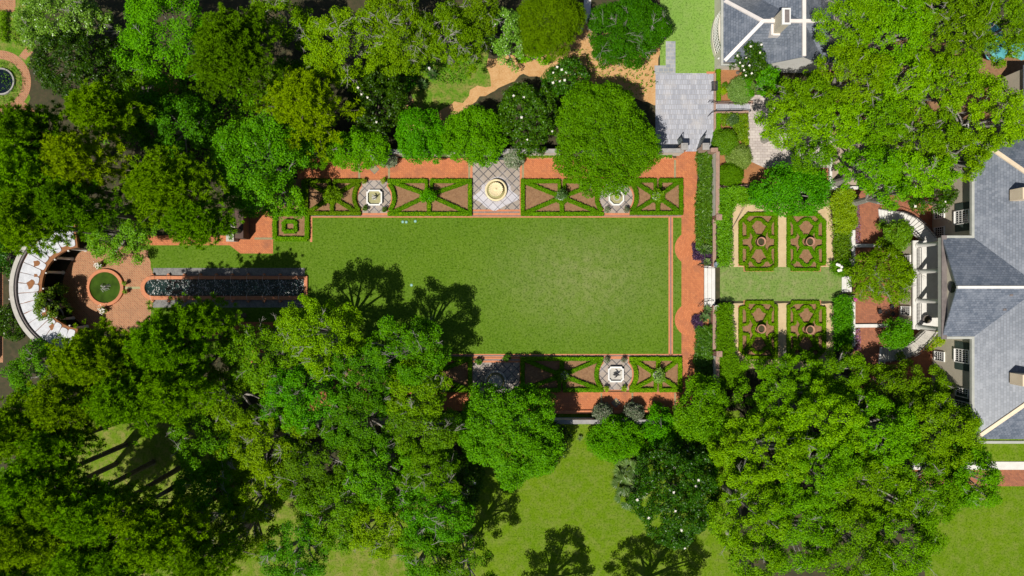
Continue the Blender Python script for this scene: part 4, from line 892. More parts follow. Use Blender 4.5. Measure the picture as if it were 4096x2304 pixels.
def smallfountain(label, px, py, shape, stat):
    cx, cy = W(px, py, .3); o = thing('garden_fountain', (cx, cy, 0), label, 'fountain', 'white rimmed small fountains')
    if shape == 'notch':
        A, B = notched(.80, .2), notched(.97, .26)
    else:
        A = [(.86 * cos(pi / 8 + k * pi / 4), .86 * sin(pi / 8 + k * pi / 4)) for k in range(8)]; B = [(x * 1.22, y * 1.22) for x, y in A]
    A = [(cx + x, cy + y) for x, y in A]; B = [(cx + x, cy + y) for x, y in B]
    MB().ring(A, B, .05, .5).build('rim', K['white'], o)
    MB().prism(A, .04, .22).build('basin_floor', K['algae'] if shape != 'notch' or stat != 'bird' else K['stone'], o)
    if stat == 'planter':
        lathe_obj('planter', [(.3, .2), (.34, .6), (.44, .85), (.46, .9), (.36, .9), (.3, .75), (.02, .75)], cx, cy, 'stone', o, 24)
        f = MB()
        for k in range(8):
            a = 2 * pi * k / 8; f.add([(cx, cy, .85), (cx + .2 * cos(a - .35), cy + .2 * sin(a - .35), .98), (cx + .4 * cos(a), cy + .4 * sin(a), .95), (cx + .2 * cos(a + .35), cy + .2 * sin(a + .35), .98)], [(0, 1, 2, 3)])
        f.build('plant', K['shrub_lime'], o)
    else:
        lathe_obj('plinth', [(.26, .2), (.26, .34), (.18, .4), (.2, .52), (.05, .54)], cx, cy, 'pale_stone', o, 16)
        b = MB(); g = 1 if stat == 'bird' else .75
        b.tube([(cx - .42 * g, cy - .02, .62), (cx - .25 * g, cy, .66), (cx, cy, .68), (cx + .2 * g, cy, .74), (cx + .3 * g, cy, .9), (cx + .24 * g, cy, 1.08), (cx + .3 * g, cy + .02, 1.2), (cx + .42 * g, cy + .03, 1.17), (cx + .55 * g, cy + .03, 1.12)], [.02, .12, .17, .13, .07, .055, .06, .05, .01], 10)
        for sg in (-1, 1):
            b.tube([(cx + .1 * g, cy + sg * .1, .74), (cx - .1 * g, cy + sg * .26, .88), (cx - .34 * g, cy + sg * .3, .96)], [.09, .08, .01], 8)
        b.build('statue', K['iron'] if stat == 'bird' else K['stone'], o, True)
smallfountain('white notched square fountain with a pale statue, upper left court', 1498, 791, 'notch', 'fish')
smallfountain('white octagonal fountain with a planted centre, beside the biggest bright tree', 2465, 791, 'oct', 'planter')
smallfountain('white notched square fountain with a dark bird statue, lower court', 2463, 1497, 'notch', 'bird')

# potted plants
def potted(label, px, py, r=.28, mat='shrub_green', pot='terra', fl=None, ph=.4, group='potted plants in the fountain courts', leaf=.16):
    cx, cy = W(px, py, .4); o = thing('potted_plant', (cx, cy, 0), label, 'potted plant', group)
    lathe_obj('pot', [(r * .6, .04), (r * .85, ph * .9), (r, ph), (r, ph + .06), (r * .85, ph + .06), (r * .8, ph - .05), (.02, ph - .05)], cx, cy, pot, o, 18)
    v, p = crown(cx, cy, r * 1.35, r * 1.35, ph + .05, ph + .55, r * .6, leaf, .4, 1.4, .2, .5, .8, .1); attach('foliage', npmesh('foliage', v, 4), K[mat], o)
    if fl:
        n = 60; c = np.stack([cx + rng.normal(0, r * .6, n), cy + rng.normal(0, r * .6, n), ph + .6 + rng.normal(0, .08, n)], 1); attach('blossoms', npmesh('blossoms', quads(c, unit(np.array([0, 0, 1]) + rng.normal(size=(n, 3)) * .4), .13, .12), 4), K[fl], o)
for lab, z, m in (('potted plant at the upper left corner of the white notched fountain court', T6(1088, 375), 'shrub_lime'), ('potted plant at the upper right corner of the white notched fountain court', T6(1280, 372), 'shrub_lime'),
  ('potted plant at the lower left corner of the white notched fountain court', T6(1098, 648), 'blade'), ('potted plant at the lower right corner of the white notched fountain court', T6(1295, 660), 'blade'),
  ('potted plant at the lower left of the octagonal fountain court', T7(960, 662), 'camellia'), ('potted plant at the lower right of the octagonal fountain court', T7(1152, 662), 'camellia'),
  ('potted plant at the upper left of the dark bird fountain court', L3(957, 722), 'camellia'), ('potted plant at the upper right of the dark bird fountain court', L3(1125, 722), 'camellia'),
  ('potted plant at the lower left of the dark bird fountain court', L3(950, 1010), 'shrub_lime'), ('potted plant at the lower right of the dark bird fountain court', L3(1130, 1010), 'shrub_lime')):
    potted(lab, *z, .27, m)
potted('terracotta potted broad leaved plant at the lawn edge, left of its pair', *L2(2243, 738), .34, 'blade', leaf=.3); potted('terracotta potted broad leaved plant at the lawn edge, right of its pair', *L2(2522, 700), .34, 'blade', leaf=.3)
potted('white flowering potted plant above the round green pond', *T5(1008, 1225), .34, 'shrub_green', 'terra', 'petal', group='potted plants on the pond plaza')
potted('white flowering potted plant below the round green pond', *L1(1048, 222), .34, 'shrub_green', 'terra', 'petal', group='potted plants on the pond plaza')
potted('small potted plant right of the pond, above the rill', *T5(1262, 1402), .22, 'shrub_green', group='potted plants on the pond plaza'); potted('small potted plant right of the pond, below the rill', *L1(1270, 38), .22, 'shrub_green', group='potted plants on the pond plaza')
potted('pink flowering pot at the upper side of the terrace steps', *T8(850, 1285), .28, 'shrub_green', 'terra', 'pink', group='pink pots at the terrace steps'); potted('pink flowering pot at the lower side of the terrace steps', *L4(852, 115), .28, 'shrub_green', 'terra', 'pink', group='pink pots at the terrace steps')

# ------------------------------------------------------------------ pond, canal, round garden pool
def ringpts(cx, cy, r, n=48): return [(cx + r * cos(2 * pi * k / n), cy + r * sin(2 * pi * k / n)) for k in range(n)]
pc = W(425, 1150)
t = thing('round_pond', (*pc, 0), 'round green pond with a brick rim on the plaza by the pergola', 'pond')
MB().ring(ringpts(*pc, 1.93), ringpts(*pc, 2.3), .02, .32).build('rim', K['brick_edge'], t)
MB().lathe([(1.93, .03), (1.93, .2), (.01, .2)], *pc, 48).build('pond_water', K['pond_water'], t)
sp = MB()
for k in range(26):
    a = rnd.uniform(0, 6.28); r = rnd.uniform(.1, .7); sp.tube([(pc[0], pc[1], .2), (pc[0] + r * .5 * cos(a), pc[1] + r * .5 * sin(a) * 1.2, .8), (pc[0] + r * cos(a), pc[1] + r * sin(a) * 1.2, .22)], [.012, .02, .03], 4)
sp.build('fountain_jet', K['white'], t)
cc = W(-3, 328)
t = thing('round_pool', W(10, 328) + (0,), 'small dark round pool in the brick ringed garden at the left edge', 'pool')
q = W(10, 328)
MB().ring(ringpts(*q, 1.5), ringpts(*q, 1.68), .03, .3).build('rim', K['grey_stone'], t); MB().lathe([(1.5, .04), (1.5, .2), (.01, .2)], *q, 40).build('pool_water', K['dark_water'], t)
mass('flower_ring', 'red flowers in the ring bed around the dark round pool', 'flower bed', circ(14, 328, 84, 30), .3, 'shrub_green', .22, .14, .5, .1, 'stuff', gap=1.5)
canal = thing('canal_pool', (*W(900, 1150), 0), 'long narrow water canal with brick edges and arching jets', 'pool')
def capsule(x0, x1, y0, y1, n=12):
    r = (y1 - y0) / 2; cy_ = (y0 + y1) / 2
    return [(x1, y0), (x1, y1)] + [(x0 - r * sin(pi * k / n), cy_ + r * cos(pi * k / n)) for k in range(n + 1)]
inn, out = capsule(616, 1219, 1117, 1184), capsule(614, 1232, 1104, 1199)
MB().ring(PX(inn), PX(out), .03, .3).build('brick_rim', K['brick_edge'], canal)
MB().prism(PX(capsule(616, 1219, 1116.5, 1184.5)), .045, .16).build('canal_water', K['canal_water'], canal)
nz = MB(); jt = MB()
for k in range(9):
    x = 615 + k * 63.5
    for y, s in ((1101, 1), (1202, -1)):
        nz.prism(PX([(x - 7, y), (x + 7, y), (x, y - 8 * s)]), .03, .36)
        a = W(x, y - 2 * s); b = W(x + 4, y + 42 * s); jt.tube([(a[0] + (b[0] - a[0]) * u, a[1] + (b[1] - a[1]) * u, .35 + 2.6 * u * (1 - u) - .18 * u) for u in np.linspace(0, 1, 9)], .014, 4)
nz.build('jet_nozzles', K['brick_edge'], canal); jt.build('water_jets', K['white'], canal)
fm = MB()  # white flecks: splash from the jets, also standing in for bright ripple highlights
for k in range(800):
    x = rnd.uniform(590, 1215); y = rnd.uniform(1119, 1182)
    if min(abs(x - (625 + 63.5 * j)) for j in range(10)) > rnd.uniform(4, 46): continue
    c = W(x, y, .16); a = rnd.gauss(1.57, .7); L = rnd.uniform(.05, .17); w = rnd.uniform(.015, .04); dx, dy = cos(a) * L, sin(a) * L; z = .172 + (k % 9) * .0012
    fm.add([(c[0] - dx, c[1] - dy, z), (c[0] + dy / L * w, c[1] - dx / L * w, z), (c[0] + dx, c[1] + dy, z), (c[0] - dy / L * w * .3, c[1] + dx / L * w * .3, z)], [(0, 1, 2, 3)])
fo = fm.build('foam_glints', K['white'], canal); fo['kind'] = 'stuff'
sheet('rill', rect(489, 1147, 586, 1156), 'algae', .045)

# ------------------------------------------------------------------ pergola
def pol(cx, cy, r, a): return (cx + r * cos(radians(a)), cy + r * sin(radians(a)))
PCX, PCY = W(331, 1152)
per = thing('curved_pergola', (PCX, PCY, 0), 'curved colonnade with a white slab roof around the pond plaza', 'pergola')
zr = 3.5
# outer radius measured on the photo at roof height
kx = (H - zr) / H; RC = W(331, 1152, zr); RO = 283 / S * kx; RI = 168 / S * kx
wl = MB(); an = np.linspace(97, 263, 44)
wl.ring([pol(*RC, RO - .62, a) for a in an] + [pol(*RC, RO - .621, a) for a in an[::-1]], [pol(*RC, RO, a) for a in an] + [pol(*RC, RO - .62, a) for a in an[::-1]], .0, .01) if 0 else None
for a, b in zip(an[:-1], an[1:]):
    wl.prism([pol(*RC, RO - .5, a), pol(*RC, RO, a), pol(*RC, RO, b), pol(*RC, RO - .5, b)], 0, zr + .45)
wl.build('outer_wall', K['stone'], per)
ml = MB()
for a, b in zip(an[:-1], an[1:]): ml.prism([pol(*RC, RO - .68, a), pol(*RC, RO - .51, a), pol(*RC, RO - .51, b), pol(*RC, RO - .68, b)], zr + .02, zr + .3)
ml.build('gutter', K['lead'], per)
bd = MB()
for a, b in zip(an[:-1], an[1:]): bd.prism([pol(*RC, RI - .12, a), pol(*RC, RO - .69, a), pol(*RC, RO - .69, b), pol(*RC, RI - .12, b)], zr - .35, zr)
bd.build('roof_deck', K['rust'], per)
ns = 17; sb = MB()
for k in range(ns):
    a0 = 99 + (162 / ns) * k + .3; a1 = a0 + 162 / ns - .6
    ri = RI + rnd.uniform(.05, .5) * (1 if rnd.random() < .5 else .3); ro = RO - .78
    m = (a0 + a1) / 2; dr = .13
    P = [pol(*RC, ri + dr, a0 + .2), pol(*RC, ri, a0 + 1.4), pol(*RC, ri - .04, m), pol(*RC, ri, a1 - 1.4), pol(*RC, ri + dr, a1 - .2)] + [pol(*RC, ri + (ro - ri) * f, a1 + rnd.uniform(-.25, .25)) for f in (.3, .6, .85)] + [pol(*RC, ro, a1), pol(*RC, ro, a0)] + [pol(*RC, ri + (ro - ri) * f, a0 + rnd.uniform(-.25, .25)) for f in (.85, .6, .3)]
    sb.prism(P, zr + .004, zr + .07 + .004 * (k % 5))
sb.build('roof_slabs', K['slab'], per)
rs = MB()
for a, r in ((176, .55),) if 0 else ((176, .55), (152, .45), (203, .5), (215, .4), (165, .25), (232, .35)):
    c = pol(*RC, RI + .5 + rnd.uniform(0, .8), a); rs.prism([(c[0] + r * .8 * (1 + .3 * sin(3 * t_ + a)) * cos(t_), c[1] + r * (1 + .3 * sin(2 * t_ + a)) * sin(t_)) for t_ in np.linspace(0, 2 * pi, 14, endpoint=False)], zr + .01, zr + .094 + .002 * (a % 5))
rs.build('leaf_debris', K['rust'], per)
for a in (112, 135, 158, 181, 204, 227, 250):
    c = pol(*RC, RI + .12, a); MB().lathe([(.24, 0), (.24, .15), (.18, .2), (.155, zr - .6), (.22, zr - .45), (.24, zr - .36)], *c, 18).build('column', K['pale_stone'], per, True)
    bm_ = MB(); e = pol(*RC, RI - .3, a); f = pol(*RC, RI + .3, a); bm_.obar(e, f, .16, zr - .3, zr - .06); bm_.build('beam_end', K['pale_stone'], per)
for y in (1121, 1196):
    a = W(49, y, 2.5); b_ = thing('wall_lamp', (a[0], a[1], 0), 'pale wall lamp on the outer face of the pergola, ' + ('upper' if y < 1150 else 'lower') + ' one', 'lamp', 'wall lamps of the pergola')
    MB().box(a[0] - .25, a[1] - .06, 2.2, a[0] + .3, a[1] + .06, 2.3).build('bracket', K['iron'], b_); MB().lathe([(.08, 2.2), (.14, 2.3), (.12, 2.62), (.03, 2.72)], a[0] - .25, a[1], 10).build('lantern', K['pale_stone'], b_)

# ------------------------------------------------------------------ garden walls, gates, piers
def wallseg(name, label, pts, w, h, mat, cap=None, cat='wall', group=None, capm='grey_stone'):
    P = [W(x, y) for x, y in pts]; o = thing(name, (P[0][0], P[0][1], 0), label, cat, group)
    b = MB(); c = MB()
    for p, q in zip(P[:-1], P[1:]):
        b.obar(p, q, w, 0, h); c.obar(p, q, w + .1, h + .001, h + .09)
    b.build('wall_body', K[mat], o); c.build('coping', K[capm], o); return o
wallseg('garden_wall', 'stone topped wall along the upper brick path, from the tree wood to the gate', [(1205, 622), (2716, 617)], .42, 2.1, 'stucco_pale')
wallseg('garden_wall', 'short brick wall right of the gate pier with the green gate', [(2822, 615), (2850, 614)], .4, 2.1, 'brick_wall', capm='brick_wall')
wallseg('garden_wall', 'tall rendered brick garden wall beside the upper lily bed', [(2853, 618), (2852, 868)], .34, 1.7, 'stucco_pale', capm='brick_wall')
wallseg('garden_wall', 'low brick wall above the white steps', [(2849, 880), (2849, 1058)], .28, .8, 'brick_wall', capm='brick_wall')
wallseg('garden_wall', 'low brick wall below the white steps', [(2849, 1230), (2849, 1395)], .28, .8, 'brick_wall', capm='brick_wall')
wallseg('garden_wall', 'tall rendered brick garden wall beside the lower lily bed', [(2852, 1420), (2853, 1600)], .34, 1.7, 'stucco_pale', capm='brick_wall')
wallseg('garden_wall', 'grey stone wall below the lower brick path', [(1190, 1678), (2700, 1676)], .42, 1.6, 'stucco_pale')
wallseg('path_edging', 'low brick edging along the lower brick path', [(2190, 1647), (2700, 1646)], .3, .18, 'brick_edge', cat='edging', capm='brick_edge')
wallseg('path_edging', 'low brick edging along the upper brick path by the wall', [(2095, 634), (2690, 634)], .22, .18, 'brick_edge', cat='edging', capm='brick_edge')
wallseg('garden_wall', 'low brick cross wall below the dark oval shrub', [(2870, 752), (3010, 748)], .28, .6, 'brick_wall', capm='brick_wall')
wallseg('garden_wall', 'dark weathered wall beside the brick landing left of the maze', [(985, 850), (985, 958)], .9, 2.0, 'darkwood', capm='darkwood')
wallseg('garden_wall', 'dark brick wall at the left edge behind the pergola', [(-10, 1010), (-10, 1440)], .3, 1.2, 'brick_wall', capm='brick_wall')
def pier(label, px, py, w, h, mat='brick_wall', cap='grey_stone'):
    x, y = W(px, py); o = thing('gate_pier', (x, y, 0), label, 'pier', 'brick piers along the garden walls')
    MB().box(x - w / 2, y - w / 2, 0, x + w / 2, y + w / 2, h).build('pier_body', K[mat], o); c = MB(); c.box(x - w / 2 - .05, y - w / 2 - .05, h + .001, x + w / 2 + .05, y + w / 2 + .05, h + .12); c.box(x - w / 4, y - w / 4, h + .121, x + w / 4, y + w / 4, h + .2); c.build('cap', K[cap], o)
pier('brick gate pier on the left of the green gate', 2716, 604, .72, 2.5); pier('brick gate pier on the right of the green gate', 2799, 604, .72, 2.5)
pier('brick pier where the upper garden wall steps down', 2856, 876, .6, 1.9, 'brick_wall', 'brick_wall'); pier('brick pier where the lower garden wall steps up', 2857, 1410, .6, 1.9, 'brick_wall', 'brick_wall')
pier('grey stone pier on the landing left of the maze', 941, 954, .85, 1.4, 'grey_stone', 'stone'); pier('tall grey stone pier above the landing pier', 955, 905, .6, 1.8, 'grey_stone', 'stone')
for px, py, dx, dy, lab in ((2722, 598, -14, -36, 'open green metal gate leaf at the left pier'), (2786, 598, 15, -42, 'open green metal gate leaf at the right pier')):
    a, b_ = W(px, py), W(px + dx, py + dy); o = thing('metal_gate', (*a, 0), lab, 'gate', 'leaves of the green metal gate')
    MB().obar(a, b_, .05, .1, 1.75).build('gate_panel', K['gate_green'], o)
    f = MB(); f.tube([(*a, .1), (*a, 1.85)], .05, 6); f.tube([(*b_, .1), (*b_, 2.3)], .05, 6); f.tube([(*a, 1.78), ((a[0] + b_[0]) / 2, (a[1] + b_[1]) / 2, 1.9), (*b_, 2.3)], .045, 6); f.build('gate_frame', K['iron'], o)
    h_ = MB(); m = ((a[0] * .2 + b_[0] * .8), (a[1] * .2 + b_[1] * .8)); h_.lathe([(.03, 1.0), (.07, 1.05), (.03, 1.1)], m[0] - .05, m[1], 8); h_.build('handle', K['iron'], o)
def urn(label, px, py, z0, mat, group):
    x, y = W(px, py, z0 + .4); o = thing('wall_urn', (x, y, 0), label, 'urn', group)
    MB().box(x - .25, y - .25, 0, x + .25, y + .25, z0).build('pedestal', K['brick_wall'], o)
    MB().lathe([(.16, z0), (.1, z0 + .15), (.28, z0 + .45), (.34, z0 + .65), (.28, z0 + .66), (.2, z0 + .5), (.02, z0 + .48)], x, y, 20).build('urn_body', K[mat], o, True)
urn('grey blue urn at the upper end of the white steps', *T7(2052, 1215), .9, 'bluestone', 'urns flanking the white steps'); urn('rusty stone urn at the lower end of the white steps', *L3(2053, 198), .9, 'stone', 'urns flanking the white steps')
st = thing('white_steps', (*W(2835, 1144), 0), 'pale stone steps from the brick walk up to the pot gardens', 'steps')
for i, (x0, x1) in enumerate(((2816, 2827.5), (2828, 2841.5), (2842, 2856))):
    a = W(x0, 1226); b_ = W(x1, 1064); MB().box(a[0], a[1], .03, b_[0], b_[1], .16 + .13 * i).build('step', K['pale_stone'], st)
ts = thing('terrace_steps', (*W(3384, 1137), 0), 'pale stone double slab steps from the central grass to the terrace', 'steps')
for i, (x0, x1) in enumerate(((3366, 3384), (3385, 3403))):
    a = W(x0, 1168); b_ = W(x1, 1106); MB().box(a[0], a[1], .02, b_[0], b_[1], .12 + .1 * i).build('step', K['pale_stone'], ts)
def handrail(label, pts, h=.9, posts=(0, -1), group=None, r=.035, dbl=True):
    P = [W(x, y, h) for x, y in pts]; o = thing('handrail', (*P[0], 0), label, 'handrail', group); t = MB()
    t.tube([(x, y, h if 0 < i < len(P) - 1 else h * .75) for i, (x, y) in enumerate(P)], r, 6)
    if dbl: t.tube([(x, y, h * .5) for x, y in P[1:-1] or P], r * .8, 6)
    t.build('rail', K['iron'], o)
    n = len(P)
    for i in range(n): b = MB(); b.tube([(*P[i], .03), (*P[i], h * (.98 if 0 < i < n - 1 else .74))], r * .9, 6); b.build('post', K['iron'], o)
RR = 'black iron rails of the paved ramp'
handrail('black iron rail along the upper side of the paved ramp', [T3(*p) for p in ((1992, 1012), (2025, 1018), (2070, 1028), (2200, 1032), (2330, 1036), (2412, 1028))], group=RR); handrail('black iron rail along the lower side of the paved ramp', [T3(*p) for p in ((1990, 1155), (2020, 1125), (2060, 1110), (2200, 1108), (2330, 1106), (2414, 1108))], group=RR)
handrail('curved iron rail at the upper side of the white steps', [T7(*p) for p in ((1890, 1218), (1925, 1238), (1980, 1246), (2048, 1246))], group='iron rails of the white steps'); handrail('curved iron rail at the lower side of the white steps', [L3(*p) for p in ((1890, 185), (1935, 140), (1990, 128), (2035, 130))], group='iron rails of the white steps')
handrail('curved iron rail at the upper side of the terrace steps', [T8(*p) for p in ((690, 1285), (730, 1318), (790, 1326), (852, 1326))], group='iron rails of the terrace steps'); handrail('curved iron rail at the lower side of the terrace steps', [L4(*p) for p in ((675, 100), (715, 65), (770, 45), (835, 40))], group='iron rails of the terrace steps')
wallseg('ramp_kerb', 'brick kerb along the upper side of the ramp', [(2858, 413), (3008, 412)], .18, .35, 'brick_wall', cat='kerb', capm='brick_wall'); wallseg('ramp_kerb', 'brick kerb along the lower side of the ramp', [(2858, 453), (2990, 451)], .18, .35, 'brick_wall', cat='kerb', capm='brick_wall')
wallseg('terrace_kerb', 'long pale kerb between the pot gardens and the brick terrace, upper half', [(3405, 922), (3405, 1064)], .4, .4, 'pale_stone', cat='kerb', capm='pale_stone'); wallseg('terrace_kerb', 'long pale kerb between the pot gardens and the brick terrace, lower half', [(3405, 1182), (3405, 1385)], .4, .4, 'pale_stone', cat='kerb', capm='pale_stone')
wallseg('terrace_kerb', 'pale cross kerb on the terrace near the upper curved stairs', [(3414, 983), (3535, 983)], .32, .25, 'pale_stone', cat='kerb', capm='pale_stone'); wallseg('terrace_kerb', 'pale cross kerb on the terrace near the lower curved stairs', [(3414, 1303), (3555, 1302)], .32, .25, 'pale_stone', cat='kerb', capm='pale_stone')
wallseg('terrace_kerb', 'pale kerb along the left side of the gravel court', [(3316, 590), (3316, 750)], .22, .4, 'stone', cat='kerb', capm='pale_stone'); wallseg('terrace_kerb', 'pale kerb along the foot of the gravel court', [(3320, 754), (3720, 752)], .3, .4, 'stone', cat='kerb', capm='pale_stone')
wallseg('court_kerb', 'narrow brick wall along the right side of the paved court', [(2856, 296), (2856, 600)], .16, .3, 'brick_wall', cat='kerb', capm='brick_wall')

# ------------------------------------------------------------------ houses
def window(parent, X, y0, y1, z0, z1, nx, nz, axis='x', s=-1, tr=.05):
    """window frame on a wall plane facing -x (axis x) or -y (axis y)"""
    def bx(mb, a0, a1, b0, b1, d0, d1):
        if axis == 'x': mb.box(min(X + s * d0, X + s * d1), a0, b0, max(X + s * d0, X + s * d1), a1, b1)
        else: mb.box(a0, min(X + s * d0, X + s * d1), b0, a1, max(X + s * d0, X + s * d1), b1)
    f = MB(); w = .1
    bx(f, y0 - w, y0, z0 - w, z1 + w, .0, .14); bx(f, y1, y1 + w, z0 - w, z1 + w, .0, .14); bx(f, y0, y1, z1, z1 + w, 0, .138); bx(f, y0 - .04, y1 + .04, z0 - .14, z0, 0, .2)
    for k in range(1, nx): c = y0 + (y1 - y0) * k / nx; bx(f, c - tr / 2, c + tr / 2, z0, z1, .02, .075)
    for k in range(1, nz): c = z0 + (z1 - z0) * k / nz; bx(f, y0, y1, c - tr / 2, c + tr / 2, .02, .07)
    o = f.build('window', K['white'], parent)
    g_ = MB(); bx(g_, y0, y1, z0, z1, .005, .03); g_.build('pane', K['glass'], o); return o
def capline(mb, p, q, w=.36, h=.12):
    """ridge or hip cap: a flat band with thickness following the line"""
    p, q = Vector(p), Vector(q); d = (q - p).normalized(); n = Vector((-d.y, d.x, 0)).normalized() * w / 2; u = Vector((0, 0, h))
    v = [p + n, p - n, q - n, q + n]; v = [tuple(a - Vector((0, 0, .1))) for a in v] + [tuple(a + u) for a in v]
    mb.add(v, [(0, 3, 2, 1), (4, 5, 6, 7), (0, 1, 5, 4), (1, 2, 6, 5), (2, 3, 7, 6), (3, 0, 4, 7)])
XW, XE, ZE, SLP = 52.5, 52.0, 8.0, .42
hs = thing('main_house', (XW, 0, 0), 'large stuccoed house with a grey slate hip roof and columned loggia', 'house')
MB().box(XW, -16.5, 0, XW + 21, 16.5, ZE - .02).build('wall', K['stucco'], hs)
HW = 11.0; zr_ = ZE + SLP * HW
roof = MB(); roof.slab([(XE, 17, ZE), (XE, -17, ZE), (XE + HW, -17 + HW, zr_), (XE + HW, 17 - HW, zr_)], .2)
roof.slab([(XE + 2 * HW, -17, ZE), (XE + 2 * HW, 17, ZE), (XE + HW, 17 - HW, zr_), (XE + HW, -17 + HW, zr_)], .2); 
roof2 = MB(); roof_ = roof; roof = roof2; roof.slab([(XE, -17, ZE), (XE + 2 * HW, -17, ZE), (XE + HW, -17 + HW, zr_)], .2); roof.slab([(XE + 2 * HW, 17, ZE), (XE, 17, ZE), (XE + HW, 17 - HW, zr_)], .2); R1 = multi('roof', [(roof_, 'slate_ew'), (roof, 'slate_ns')], hs)
cp = MB(); capline(cp, (XE, -17, ZE), (XE + HW, -17 + HW, zr_), .42); capline(cp, (XE, 17, ZE), (XE + HW, 17 - HW, zr_), .42); cp.build('hip_cap', K['cream'], R1)
gt = MB(); gt.box(XE - .3, 5.62, ZE - .3, XE - .005, 17.2, ZE + .05); gt.box(XE - .3, -17.2, ZE - .3, XE - .005, -5.45, ZE + .05); gt.box(XE - .3, -17.5, ZE - .3, XE + 20, -17.21, ZE + .05); gt.build('gutter', K['gutter'], hs)
# pavilion roof with gable over the loggia
XG, PY0, PY1, ZR = 48.45, -5.45, 5.62, 10.36; PM = (PY0 + PY1) / 2
pv = MB(); hw = (PY1 - PY0) / 2; xr = XE + hw
pv.slab([(XE + .0, PY1, ZE), (XG, PY1, ZE), (XG, PM, ZR), (xr, PM, ZR)], .18); pv.slab([(XG, PY0, ZE), (XE + .0, PY0, ZE), (xr, PM, ZR), (XG, PM, ZR)], .18)
PV = pv.build('roof', K['slate_ns'], hs)
cp = MB(); capline(cp, (XG - .02, PM, ZR), (xr + .2, PM, ZR), .3); cp.build('ridge_cap', K['white'], PV)
gt = MB(); gt.box(XG - .05, PY1 + .01, ZE - .25, XE - .31, PY1 + .28, ZE + .06); gt.box(XG - .05, PY0 - .28, ZE - .25, XE - .31, PY0 - .01, ZE + .06); gt.build('gutter', K['gutter'], hs)
gb = MB(); gb.add([(XG + .45, PY0 + .3, ZE), (XG + .45, PY1 - .3, ZE), (XG + .45, PM, ZR - .2), (XG + .65, PY0 + .3, ZE), (XG + .65, PY1 - .3, ZE), (XG + .65, PM, ZR - .2)], [(0, 2, 1), (3, 4, 5), (0, 1, 4, 3), (1, 2, 5, 4), (2, 0, 3, 5)]); GB = gb.build('gable', K['stucco'], hs)
rw = MB()
c_ = 20
rw.add([(XG + .36, PM + .62 * cos(2 * pi * k / c_), ZE + .95 + .62 * sin(2 * pi * k / c_)) for k in range(c_)] + [(XG + .44, PM + .62 * cos(2 * pi * k / c_), ZE + .95 + .62 * sin(2 * pi * k / c_)) for k in range(c_)], [tuple(range(c_))] + [(k, (k + 1) % c_, c_ + (k + 1) % c_, c_ + k) for k in range(c_)]); rw.build('round_window', K['glass'], GB)
ent = MB(); ent.box(XG - .12, PY0 - .05, ZE - .62, XG + .42, PY1 + .05, ZE - .01); ent.build('entablature', K['gutter'], hs)
MB().box(XG - .16, PY0 - .3, ZE - .0, XG + .43, PY1 + .3, ZE + .07).build('cornice', K['lead'], hs)
MB().box(48.33, -4.85, 0, XW - .01, 5.6, 2.86).build('wall', K['stucco'], hs)
MB().box(48.2, -4.95, 2.862, XW - .012, 5.7, 3.1).build('loggia_floor', K['pale_stone'], hs)
MB().box(XG + .45, PY0 + .1, ZE - .5, XW - .013, PY1 - .1, ZE - .3).build('loggia_ceiling', K['stucco_pale'], hs)
for y in (5.12, 1.98, -1.52, -4.66):
    MB().lathe([(.36, 3.101), (.36, 3.25), (.3, 3.32), (.27, 3.4), (.235, 7.05), (.3, 7.15), (.34, 7.3), (.34, 7.377)], 48.78, y, 24).build('column', K['pale_stone'], hs, True)
for a, b_ in ((5.12, 1.98), (1.98, -1.52), (-1.52, -4.66)):
    r = MB(); r.tube([(48.62, a - .3, 3.98), (48.62, b_ + .3, 3.98)], .035, 6); r.tube([(48.62, a - .3, 3.22), (48.62, b_ + .3, 3.22)], .025, 6)
    n = int((a - b_ - .6) / .16)
    for k in range(n + 1): y = b_ + .3 + (a - b_ - .6) * k / n; r.box(48.605, y - .012, 3.105, 48.635, y + .012, 3.97)
    r.build('balcony_railing', K['iron'], hs)
for py in (1040, 1126, 1243): 
    y = W(3624, py, 1.5)[1]; window(hs, 48.33, y - .48, y + .48, .75, 2.35, 4, 4)
for py in (855, 926, 1425):
    y = W(3742, py, 1.5)[1]; window(hs, XW, y - .5, y + .5, .7, 2.3, 4, 4)
for py in (600, 868, 1424, 1632):
    y = W(3835, py, 5.4)[1]; w_ = window(hs, XW, y - .72, y + .72, 4.3, 6.5, 6, 4)
    for s in (-1, 1):
        sh = MB(); c = y + s * (.83 + .42); sh.box(XW - .08, c - .4, 4.25, XW - .004, c + .4, 6.55); sh.build('shutter', K['shutter'], w_)
for py in (1570, 520): y = W(3840, py, 5.4)[1]; window(hs, XW, y - .45, y + .45, 4.5, 6.4, 4, 4)
vt = MB()
for vx, vy in ((54.6, -.8), (54.4, -2.4), (57.0, -1.7)):
    z = ZR - SLP * abs(vy - PM); vt.slab([(vx - .17, vy - .1, z + .05), (vx + .17, vy - .1, z + .05), (vx + .17, vy + .12, z + .1), (vx - .17, vy + .12, z + .1)], .12)
vt.build('roof_vents', K['lead'], hs)
for py in (774, 1521):
    x, y = W(4086, py, 11)[0], W(4086, py, 11)[1]
    MB().box(x - .1, y - .62, 9.5, x + 1.4, y + .62, 11.3).build('chimney', K['cream'], hs)
    c = MB(); c.box(x + .12, y - .42, 11.301, x + 1.2, y + .42, 11.34); c.build('flue_top', K['lead'], hs)
